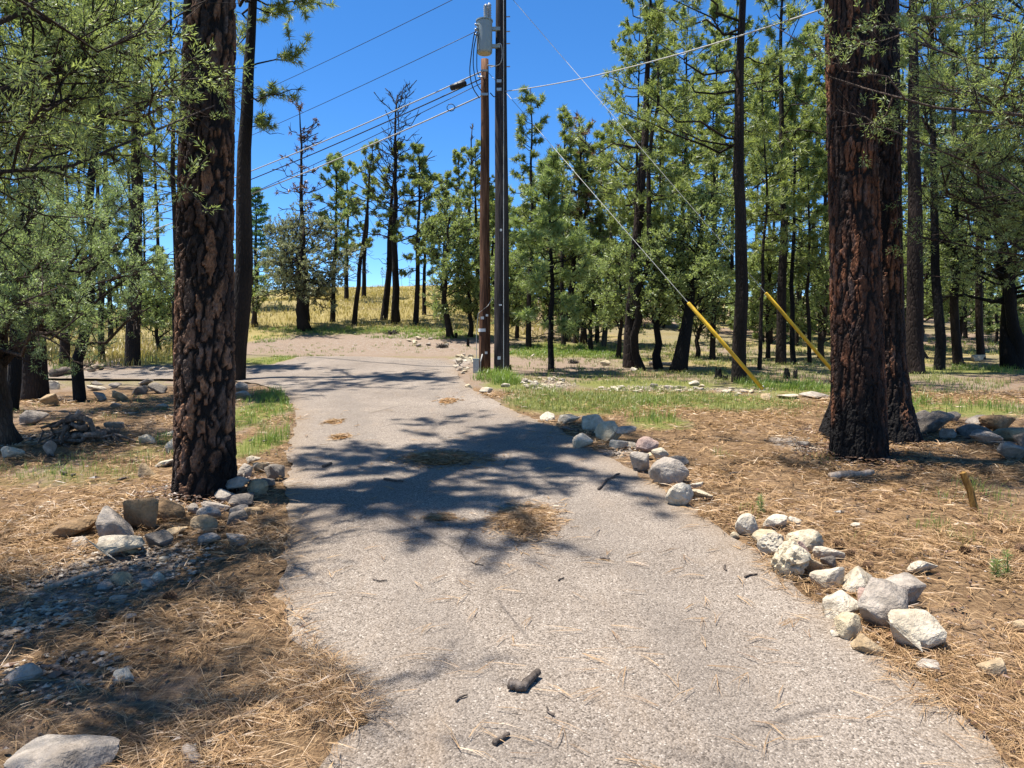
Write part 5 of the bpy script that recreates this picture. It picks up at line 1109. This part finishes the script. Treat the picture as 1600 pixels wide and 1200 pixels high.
# a thin matted bed that spills over the asphalt
q_ = []
for i in range(len(drift)):
    p, r_ = drift[i], drift[(i + 1) % len(drift)]; k = max(1, int(np.linalg.norm(r_ - p) / .04))
    for t in range(k): q_.append(p + (r_ - p) * t / k)
q_ = np.array(q_)
for _ in range(6): q_ = (np.roll(q_, 1, 0) + 2 * q_ + np.roll(q_, -1, 0)) / 4
drift_s = q_[::2].copy(); q_ = q_ + np.stack([fbm2(q_[:, 0] * 9, q_[:, 1] * 9, 51) - .5, fbm2(q_[:, 0] * 9, q_[:, 1] * 9, 61) - .5], 1) * .12
ii, jj = np.meshgrid(np.arange(-4, 1, .07), np.arange(1, 8, .07)); ii, jj = ii.ravel() + g.uniform(-.02, .02, ii.size), jj.ravel() + g.uniform(-.02, .02, jj.size)
A = q_; ins = inpoly(ii, jj, A); dmin = np.array([np.min((A[:, 0] - x_) ** 2 + (A[:, 1] - y_) ** 2) for x_, y_ in zip(ii[ins], jj[ins])]) ** .5
ip = np.stack([ii[ins], jj[ins]], 1)[dmin > .04]; dmin = dmin[dmin > .04]
cv, _, cf, _, _, _ = delaunay_2d_cdt([Vector(map(float, p)) for p in np.concatenate([q_, ip])], [(i, (i + 1) % len(q_)) for i in range(len(q_))], [], 1, 1e-5)
cv = np.array([[v[0], v[1]] for v in cv]); T = np.array([(f[0], f[k], f[k + 1]) for f in cf for k in range(1, len(f) - 1)])
dd = np.array([np.min((A[:, 0] - x_) ** 2 + (A[:, 1] - y_) ** 2) for x_, y_ in cv]) ** .5
V = np.stack([cv[:, 0], cv[:, 1], G(cv[:, 0], cv[:, 1]) + .006 + .042 * sstep(0, .32, dd) * (.5 + fbm2(cv[:, 0] * 5, cv[:, 1] * 5, 71))], 1)
nz_ = np.cross(V[T[:, 1]] - V[T[:, 0]], V[T[:, 2]] - V[T[:, 0]])[:, 2]; T[nz_ < 0] = T[nz_ < 0][:, ::-1]
stuff(MB().add(V, T, 0.0, (1, 0, 0, 1)), 'needle_drift', 'ground', 'drift of orange pine needles spilling onto the left of the driveway', 'pine needles', True)

nm = MB()
for y0, y1, den in ((1.7, 3.5, 3000), (3.5, 5.5, 1500), (5.5, 8, 650), (8, 12.5, 230)):
    xm = .78 * y1 + .3; n = int(2 * xm * (y1 - y0) * den); x_ = g.uniform(-xm, xm, n); y_ = g.uniform(y0, y1, n)
    k = np.abs(x_) < .76 * y_ + .3; x_, y_ = x_[k], y_[k]; sd_ = drive_sd(x_, y_)
    onb = inpoly(x_, y_, drift_s)
    pr = np.where(onb, 1.0, sstep(-.10, .12, sd_ + .25 * (fbm2(x_ * 2.5, y_ * 2.5, 41) - .5)))
    pr = pr * (1 - 1.2 * mask(x_, y_, GRAV) * sstep(.40, .55, fbm2(x_ * 2.4, y_ * 2.4, 23))) * (1 - .85 * mask(x_, y_, GREEN)) * (.16 + .95 * sstep(.36, .62, fbm2(x_ * 1.7, y_ * 1.7, 43)))
    pr = pr * np.where((x_ < -.32 * y_ - .25) & ~onb, .25 + .75 * sstep(.4, .6, fbm2(x_ * 1.2 + 5, y_ * 1.2, 47)), 1)
    k = g.uniform(0, 1, len(x_)) < pr; x_, y_, onb = x_[k], y_[k], onb[k]
    P = np.stack([x_, y_, G(x_, y_) + g.uniform(.012, .034, len(x_)) + .022 * onb], 1)
    fascicles(nm, P, np.maximum(.0015, .00062 * y_), .155, g, a=g.uniform(0, 2 * PI, len(x_)))
stuff(nm, 'needle_litter', 'litter', 'fallen orange pine needles covering the ground beside the driveway', 'pine needles')
# strewn needles on the asphalt
n = 1000; y_ = 1.7 + 9 * g.uniform(0, 1, n) ** 1.7; x_ = g.uniform(-.62, .75, n) * y_; k = drive_sd(x_, y_) < -.05; x_, y_ = x_[k], y_[k]
k = g.uniform(0, 1, len(x_)) < .25 + .9 * sstep(.45, .65, fbm2(x_ * 1.3, y_ * 1.3, 45)); x_, y_ = x_[k], y_[k]
nm = MB(); fascicles(nm, np.stack([x_, y_, G(x_, y_) + .027], 1), np.maximum(.0013, .00058 * y_), .19, g, k=3, lift=.10, vmean=.62)
stuff(nm, 'strewn_needles', 'litter', 'single pine needles strewn over the asphalt', 'pine needles')
# needle heaps lying on the asphalt
for (px, py, rx, ry, hh, n, lab) in [(690, 720, 62, 12, .035, 1800, 'long brown heap of needles in the shade on the driveway'), (822, 816, 44, 22, .045, 3400, 'orange heap of needles in the middle of the driveway'), (533, 684, 16, 5, .012, 160, 'small needle patch on the left of the driveway'), (523, 661, 16, 4, .012, 120, 'small needle patch farthest up the driveway'), (700, 628, 18, 5, .012, 140, 'thin needle streak by the right driveway bend'), (690, 812, 30, 6, .01, 160, 'faint needle streak left of the orange heap')]:
    c = hit(px, py); rx = rx / FPX * c[1]; ry = abs(hit(px, py - ry)[1] - hit(px, py + ry)[1]) / 2; e = empty('needle_heap', c, lab, 'needle heap', 'needle heaps on the asphalt')
    g_ = 18; rr, tt_ = np.meshgrid(np.linspace(0, 1, 9), np.arange(48) * 2 * PI / 48, indexing='ij'); edge_ = (.72 + .5 * fbm2(np.cos(tt_) * 2 + px, np.sin(tt_) * 2, 9))
    x_ = rr * rx * edge_ * np.cos(tt_) + .25 * rx * 0; y_ = rr * ry * edge_ * np.sin(tt_); z_ = hh * (1 - rr ** 2) * (.6 + .8 * fbm2(x_ * 9 + px, y_ * 9, 6)) + .016
    z_ = z_ + G(c[0] + x_, c[1] + y_) - c[2]
    i_ = (np.arange(8)[:, None] * 48 + np.arange(48)[None]); j_ = (np.arange(8)[:, None] * 48 + (np.arange(48)[None] + 1) % 48)
    T = np.concatenate([np.stack([i_, i_ + 48, j_ + 48], -1).reshape(-1, 3), np.stack([i_, j_ + 48, j_], -1).reshape(-1, 3)])
    x_ = x_ * .8; y_ = y_ * .8; MB().add(np.stack([x_, y_, z_], -1).reshape(-1, 3), T).build('matted_bed', M['needle_bed'], e)
    a = g.uniform(0, 6.28, n); q_ = np.abs(g.normal(0, .62, n)) * (.7 + .6 * fbm2(np.cos(a) * 1.5 + px, np.sin(a) * 1.5, 33)); x_ = rx * q_ * np.cos(a); y_ = ry * q_ * np.sin(a)
    nm = MB(); fascicles(nm, np.stack([x_, y_, hh * (1 - np.minimum(q_, 1) ** 2) + .018 + G(c[0] + x_, c[1] + y_) - c[2]], 1), np.full(n, max(.0015, .0006 * c[1])), .10, g, vmean=.5, lift=.22)
    tag(nm.build('loose_needles', M['litter'], e, smooth=False), kind='stuff')

def blades(mb, P, h, w, g, bend=.85):
    n = len(P); a = g.uniform(0, 2 * PI, n); d = np.stack([np.cos(a), np.sin(a), np.zeros(n)], 1); b_ = g.uniform(.1, 1, n)[:, None] * bend
    up_ = np.array([0, 0, 1.0]); h = np.asarray(h)[:, None]; p1 = P + (up_ + d * b_ * .35) * h * .55; p2 = P + (up_ * (1 - .25 * b_) + d * b_) * h
    s = np.stack([-np.sin(a), np.cos(a), np.zeros(n)], 1) * (np.asarray(w) / 2)[:, None]
    V = np.stack([P - s, P + s, p1 - s * .8, p1 + s * .8, p2], 1)
    T = (np.array([[0, 1, 3], [0, 3, 2], [2, 3, 4]])[None] + (np.arange(n) * 5)[:, None, None]).reshape(-1, 3)
    mb.add(V.reshape(-1, 3), T, np.repeat(np.clip(g.normal(.5, .25, n), 0, 1), 5))
def grass_patch(mb, px, py, rx, ry, h, den, clump=7, lim=6500, spread=.05):
    den *= 1.35
    c = hit(px, py); D = c[1]; rx = rx / FPX * D; y0 = hit(px, py + ry)[1]; y1 = hit(px, py - ry)[1]; cy = (y0 + y1) / 2; ry = max(.12, (y1 - y0) / 2)
    n = int(min(lim, den * rx * ry * PI)); m = max(1, n // clump); a = g.uniform(0, 6.28, m); q_ = np.sqrt(g.uniform(0, 1, m))
    x_ = np.repeat(c[0] + rx * q_ * np.cos(a), clump) + g.normal(0, spread, m * clump); y_ = np.repeat(cy + ry * q_ * np.sin(a), clump) + g.normal(0, spread, m * clump)
    hs_ = np.repeat(g.uniform(.5, 1.15, m), clump) * g.uniform(.5, 1.1, m * clump) * h
    k = drive_sd(x_, y_) > .02 if D < 22 else np.ones(len(x_), bool)
    blades(mb, np.stack([x_, y_, G(x_, y_) - .01], 1)[k], hs_[k], np.maximum(.003, .00062 * y_)[k], g)
mb = MB()
for a_ in [(415, 645, 42, 28, .20, 240), (440, 620, 16, 8, .26, 600), (425, 690, 26, 14, .26, 700), (395, 712, 22, 8, .2, 500), (412, 622, 30, 14, .2, 300), (60, 588, 34, 10, .3, 420), (250, 690, 25, 14, .18, 300), (190, 735, 60, 8, .16, 180), (60, 745, 60, 10, .16, 280), (130, 742, 40, 12, .15, 300), (250, 720, 22, 8, .15, 400),
           (790, 598, 22, 6, .32, 700), (770, 592, 30, 7, .25, 500), (1012, 632, 20, 10, .22, 300), (1035, 658, 24, 10, .24, 350), (1010, 655, 30, 10, .2, 250), (1215, 604, 60, 10, .24, 300), (1280, 612, 50, 8, .2, 240), (1480, 637, 110, 10, .22, 140), (1420, 628, 30, 8, .25, 220), (1570, 640, 30, 12, .25, 220), (1560, 580, 60, 6, .2, 120),
           (870, 548, 95, 9, .16, 260), (940, 556, 40, 6, .14, 200), (560, 517, 150, 5, .16, 160), (690, 524, 60, 7, .16, 220), (610, 527, 40, 3, .14, 200), (420, 530, 40, 6, .14, 120), (430, 566, 60, 4, .10, 160), (470, 560, 40, 3, .08, 160), (290, 556, 60, 8, .14, 150),
           (1465, 828, 24, 7, .13, 1900), (1505, 848, 12, 7, .17, 2200), (1440, 865, 12, 5, .10, 1500), (1180, 802, 16, 6, .16, 900), (1330, 850, 12, 8, .12, 500), (1540, 775, 26, 14, .18, 800), (1470, 780, 16, 8, .14, 700), (1180, 830, 6, 4, .16, 900), (1570, 820, 20, 10, .16, 600), (1280, 720, 20, 8, .14, 400), (1130, 715, 20, 6, .14, 400)]: grass_patch(mb, *a_)
stuff(mb, 'green_grass', 'grass', 'bright green grass tufts along the verges and far strip', 'grass')
mb = MB()
for a_ in [(900, 632, 110, 16, .17, 600), (1010, 622, 130, 14, .16, 380), (1130, 632, 130, 14, .15, 330), (840, 615, 50, 8, .17, 500), (1000, 590, 190, 12, .14, 160), (1330, 575, 240, 14, .14, 100), (1000, 560, 200, 10, .15, 90), (1350, 600, 220, 16, .13, 180), (1150, 545, 240, 12, .18, 60), (1450, 540, 200, 16, .18, 50), (560, 515, 200, 10, .14, 70), (470, 560, 60, 6, .1, 120), (470, 545, 90, 10, .08, 40), (180, 640, 160, 20, .10, 60), (1500, 540, 110, 12, .13, 40), (410, 660, 45, 34, .15, 140), (120, 735, 160, 24, .13, 170), (1300, 640, 200, 14, .14, 70), (1480, 600, 120, 12, .14, 60), (1060, 590, 160, 10, .14, 50), (880, 575, 90, 8, .14, 60), (640, 545, 120, 8, .1, 30), (520, 570, 60, 3, .08, 60), (1500, 850, 60, 16, .10, 80), (300, 580, 60, 8, .14, 60)]: grass_patch(mb, *a_)
stuff(mb, 'yellowing_grass', 'grass_mix', 'yellowing thin grass on the right verge and left ground', 'grass')
n = 56000; x_ = g.uniform(-26, 5, n); y_ = g.uniform(23, 47, n); k = g.uniform(0, 1, n) < sstep(.28, .55, fbm2(x_ * .35, y_ * .35, 81)) * (1 - .8 * mask(x_, y_, GREEN)) * sstep(5, 0, x_) * ~((np.abs(x_ - c0[0]) < 5.2) & (y_ < c2[1] + .4)); x_, y_ = x_[k], y_[k]
mb = MB(); blades(mb, np.stack([x_, y_, G(x_, y_) - .02], 1), g.uniform(.10, .32, len(x_)), .0007 * y_, g, 1.3)
n = 5000; x_ = g.uniform(-16, -9, n); y_ = g.uniform(17.5, 24, n); blades(mb, np.stack([x_, y_, G(x_, y_) - .02], 1), g.uniform(.15, .4, n), .0010 * y_, g, .6)
stuff(mb, 'dry_hill_grass', 'dry_grass', 'golden dry grass covering the hillside', 'grass')

# ------------------------------------------------------------------ sticks, cones, stumps, small plants
def stick(pts, r, mt, label, name='stick', cat='stick', sides=8, group='fallen sticks'):
    P = []
    for px, py in pts: p = hit(px, py); P.append(p + np.array([0, 0, r * .9 + .012]))
    P = np.array(P); q_ = np.linspace(0, 1, len(P)); s = np.linspace(0, 1, max(6, len(P) * 3)); Q = np.stack([np.interp(s, q_, P[:, k]) for k in range(3)], 1); Q[1:-1] += g.normal(size=(len(Q) - 2, 3)) * r * .22
    R = r * (1 - .25 * s) * g.uniform(.85, 1.15, len(s)); o = MB().add(*tube(Q - Q[0], R, sides)).build(name, M[mt], smooth=True); o.location = [float(c) for c in Q[0]]
    return tag(o, label, cat, group)
stick([(797, 1080), (817, 1083), (841, 1061)], .022, 'stick', 'bent stub of charred branch on the near asphalt')
stick([(772, 1170), (795, 1155)], .010, 'stick', 'thin dark twig at the bottom of the driveway')
stick([(347, 1163), (375, 1138), (416, 1115)], .017, 'stick', 'straight blackened stick on needles at lower left')
stick([(293, 1183), (310, 1200)], .02, 'pale_wood', 'pale broken stick end at the bottom edge')
stick([(432, 1076), (447, 1086)], .012, 'stick', 'short dark twig on the needle drift')
stick([(66, 1050), (95, 1055), (122, 1066)], .014, 'stick', 'dark stick among needles near the left edge')
stick([(70, 925), (110, 913), (165, 898)], .018, 'pale_wood', 'long grey stick lying across the left gravel')
stick([(330, 880), (365, 876)], .012, 'stick', 'shaded twig in front of the flat plates')
stick([(1297, 752), (1330, 749), (1363, 745)], .035, 'pale_wood', 'pale barkless limb below the twin pine', 'fallen_limb', 'fallen limb')
stick([(935, 768), (950, 752), (968, 744)], .012, 'stick', 'curved twig at the right asphalt edge')
stick([(938, 876), (952, 879)], .010, 'stick', 'tiny twig on the sunny asphalt')
stick([(880, 673), (905, 676)], .02, 'stick', 'dark branch behind the far rock row')
stick([(160, 822), (215, 800)], .014, 'stick', 'grey stick behind the left rock pile')
stick([(82, 590), (104, 586), (128, 584)], .09, 'stick', 'thick burnt log lining the left driveway arm', 'log', 'log')
stick([(140, 582), (160, 576)], .07, 'pale_wood', 'weathered log right of the burnt log', 'log', 'log')
stick([(1015, 572), (1056, 574)], .06, 'pale_wood', 'pale fallen log between the juniper trunks', 'log', 'log')
stick([(600, 752), (630, 756)], .012, 'stick', 'bark scrap in the shade on the driveway')
stick([(505, 733), (518, 728)], .016, 'stick', 'dark twig on the left of the shaded asphalt')
for n, x0, x1, y0, y1, rr, lab, grp in [(14, 20, 400, 900, 1180, .008, 'small dark twig strewn on the lower left litter', 'left twigs'), (12, 1120, 1590, 780, 1150, .007, 'small dark twig strewn on the lower right litter', 'right twigs'), (6, 480, 1150, 700, 1150, .005, 'tiny bark scrap lying on the asphalt', 'asphalt scraps'), (8, 20, 260, 620, 760, .014, 'dead twig on the shaded left ground', 'shade twigs'), (8, 1060, 1560, 640, 760, .012, 'dead twig on the needles around the twin pine', 'twin pine twigs')]:
    for _ in range(n):
        px, py = random.uniform(x0, x1), random.uniform(y0, y1); L_ = random.uniform(.5, 1.4) * (26 if py > 850 else 16); a = random.uniform(0, 3.14); L_ *= random.uniform(.6, 1.2)
        stick([(px, py), (px + L_ * .5 * math.cos(a + .3), py - L_ * .25 * math.sin(a + .3)), (px + L_ * math.cos(a), py - L_ * .5 * math.sin(a))], rr, 'stick', lab, 'twig', 'twig', 5, grp)
# old root pile
c = hit(140, 692); e = empty('root_pile', c, 'heap of twisted weathered roots on the left ground', 'root pile')
for k in range(18):
    a = g.uniform(-.4, PI + .4); L_ = g.uniform(.3, .75); P = wander(np.array([g.normal() * .15, g.normal() * .1, g.uniform(.1, .3)]), np.array([math.cos(a) * L_, -math.sin(a) * L_ * .4, .02]), 7, .045, g)
    MB().add(*tube(P, np.linspace(.04, .010, 7) * g.uniform(.7, 1.2), 7)).build('root', M['stick'], e)
V, T = rock_verts(901, 3, .5); MB().add(V * np.array([.32, .22, .10]) + [0, .12, .04], T).build('rotten_core', M['stick'], e)
def stump(px, py, w, h, label, mt='bark_char'):
    b = hit(px, py); D = b[1]; W_ = w / FPX * D; H = h / FPX * D; n = 12; V = []; T = []
    for k in range(5):
        z_ = H * k / 4; r_ = W_ / 2 * (1.25 - .1 * k)
        for i in range(n): a = 2 * PI * i / n; j_ = 1 + .18 * math.sin(3 * a + px) + g.uniform(-.07, .07); V.append((r_ * j_ * math.cos(a), r_ * j_ * math.sin(a), z_ - .03 + (g.uniform(-.25, .35) * H if k == 4 else 0)))
    V.append((0, 0, H * .6))
    for k in range(4):
        for i in range(n): a0 = k * n + i; a1 = k * n + (i + 1) % n; T += [(a0, a1, a1 + n), (a0, a1 + n, a0 + n)]
    for i in range(n): T.append((4 * n + i, 4 * n + (i + 1) % n, 5 * n))
    o = MB().add(V, T).build('stump', M[mt], smooth=False); o.location = [float(q_) for q_ in b]; return tag(o, label, 'stump', 'burnt stumps')
stump(1122, 592, 10, 16, 'burnt stump left of the dark straight pine'); stump(1133, 594, 9, 8, 'low burnt stump touching the taller one'); stump(1229, 592, 9, 16, 'leaning burnt stump right of the lower guard')
stump(1243, 592, 7, 13, 'small burnt stump beside the leaning one'); stump(1504, 575, 7, 12, 'burnt stump in the right pine stand'); stump(713, 528, 4, 9, 'tiny stump under the light juniper'); stump(731, 541, 4, 11, 'tiny burnt stump left of the brown pole'); stump(795, 578, 8, 9, 'dark stump at the foot of the black pole')
for px, py, w, h, lab in [(896, 568, 20, 12, 'grey tangle of brush in the far grass right of the poles'), (690, 543, 20, 12, 'dark brush tangle on the bank left of the poles'), (612, 522, 26, 14, 'grey twiggy bush on the bank above the turning area')]:
    c = hit(px, py); D = c[1]; n = 70; d = rvec(n, g); d[:, 2] = np.abs(d[:, 2]) * .8; L_ = g.uniform(.5, 1, n) * w / FPX * D * .6; s = np.linspace(0, 1, 4)
    P = d[:, None] * (L_[:, None] * s)[..., None] * np.array([1, 1, h / w * 1.5]); P[:, 1:] += g.normal(size=(n, 3, 3)) * .02
    o = MB().add(*tubes(P, np.broadcast_to(.0007 * D * (1 - .6 * s), (n, 4)), 3)).build('dry_bush', M['bark_grey']); o.location = [float(q_) for q_ in c]; tag(o, lab, 'bush', 'dry bushes')
# yellowed stake
c = hit(1529, 800); e = empty('wooden_stake', c, 'leaning yellowed wooden stake in the right shade', 'stake')
t_ = at(1504, 737, c[1] + .05) - c; MB().add(*tube([(0, 0, -.1), t_ * .5, t_ * .97, t_], [.026, .026, .025, .008], 6)).build('post', M['stake'], e, smooth=False)
# pine cones
cone = MB(); th_ = 0
V = []; 
for k in range(70):
    t = k / 70; z_ = t * .08; r_ = .032 * math.sin(PI * (.18 + .78 * t)) + .004; a = k * 2.39996; d = np.array([math.cos(a), math.sin(a), .35]); p = np.array([0, 0, z_]); s = np.array([-math.sin(a), math.cos(a), 0]) * .008
    cone.add([p - s, p + s, p + d * r_ + s * .9, p + d * r_ - s * .9, p + d * r_ * .8 + [0, 0, -.006]], [[0, 1, 2], [0, 2, 3], [3, 2, 4], [0, 4, 1]])
cone.add(*tube([(0, 0, 0), (0, 0, .04), (0, 0, .08)], [.012, .016, .004], 8)); cme = cone.mesh('pinecone', M['pinecone'], False)
for px, py, lab in [(162, 980, 'open pinecone on the left gravel edge'), (1337, 874, 'pinecone right of the low white rock'), (1302, 857, 'pinecone above the low white rock'), (1268, 858, 'pinecone among the middle right rocks'), (1590, 868, 'pinecone near the right edge beside a seedling'), (1515, 870, 'pinecone below the grass tufts on the right'), (277, 944, 'dark pinecone in the needles right of the gravel'), (1356, 895, 'pinecone behind the flat topped white slab')]:
    b = hit(px, py); o = bpy.data.objects.new('pinecone', cme); COL.objects.link(o); o.location = [float(b[0]), float(b[1]), float(b[2]) + .045]; o.scale = (.85, .85, .85); o.rotation_euler = (1.75 + g.normal() * .2, g.normal() * .3, g.uniform(0, 6.28)); tag(o, lab, 'pinecone', 'fallen pinecones')
# seedlings
for px, py, h_, lab in [(1572, 905, .17, 'bright pine seedling at the right edge, taller stem'), (1556, 908, .13, 'bright pine seedling at the right edge, shorter stem'), (1188, 806, .16, 'thin seedling behind the middle right rocks')]:
    c = hit(px, py); e = empty('pine_seedling', c, lab, 'seedling', 'seedlings'); P = np.array([[0, 0, -.02], [.006, 0, h_ * .5], [0, .004, h_]]); MB().add(*tube(P, [.004, .0035, .002], 5)).build('stem', M['grass'], e)
    t = g.uniform(.15, 1, 60)[:, None]; C = P[0] * (1 - t) + P[2] * t; mb = MB(); needles(mb, C, np.tile([0, 0, 1.0], (60, 1)), 4, .035, .004, g, 1.1, .01); tag(mb.build('foliage', M['young_pine'], e, smooth=False), kind='stuff')
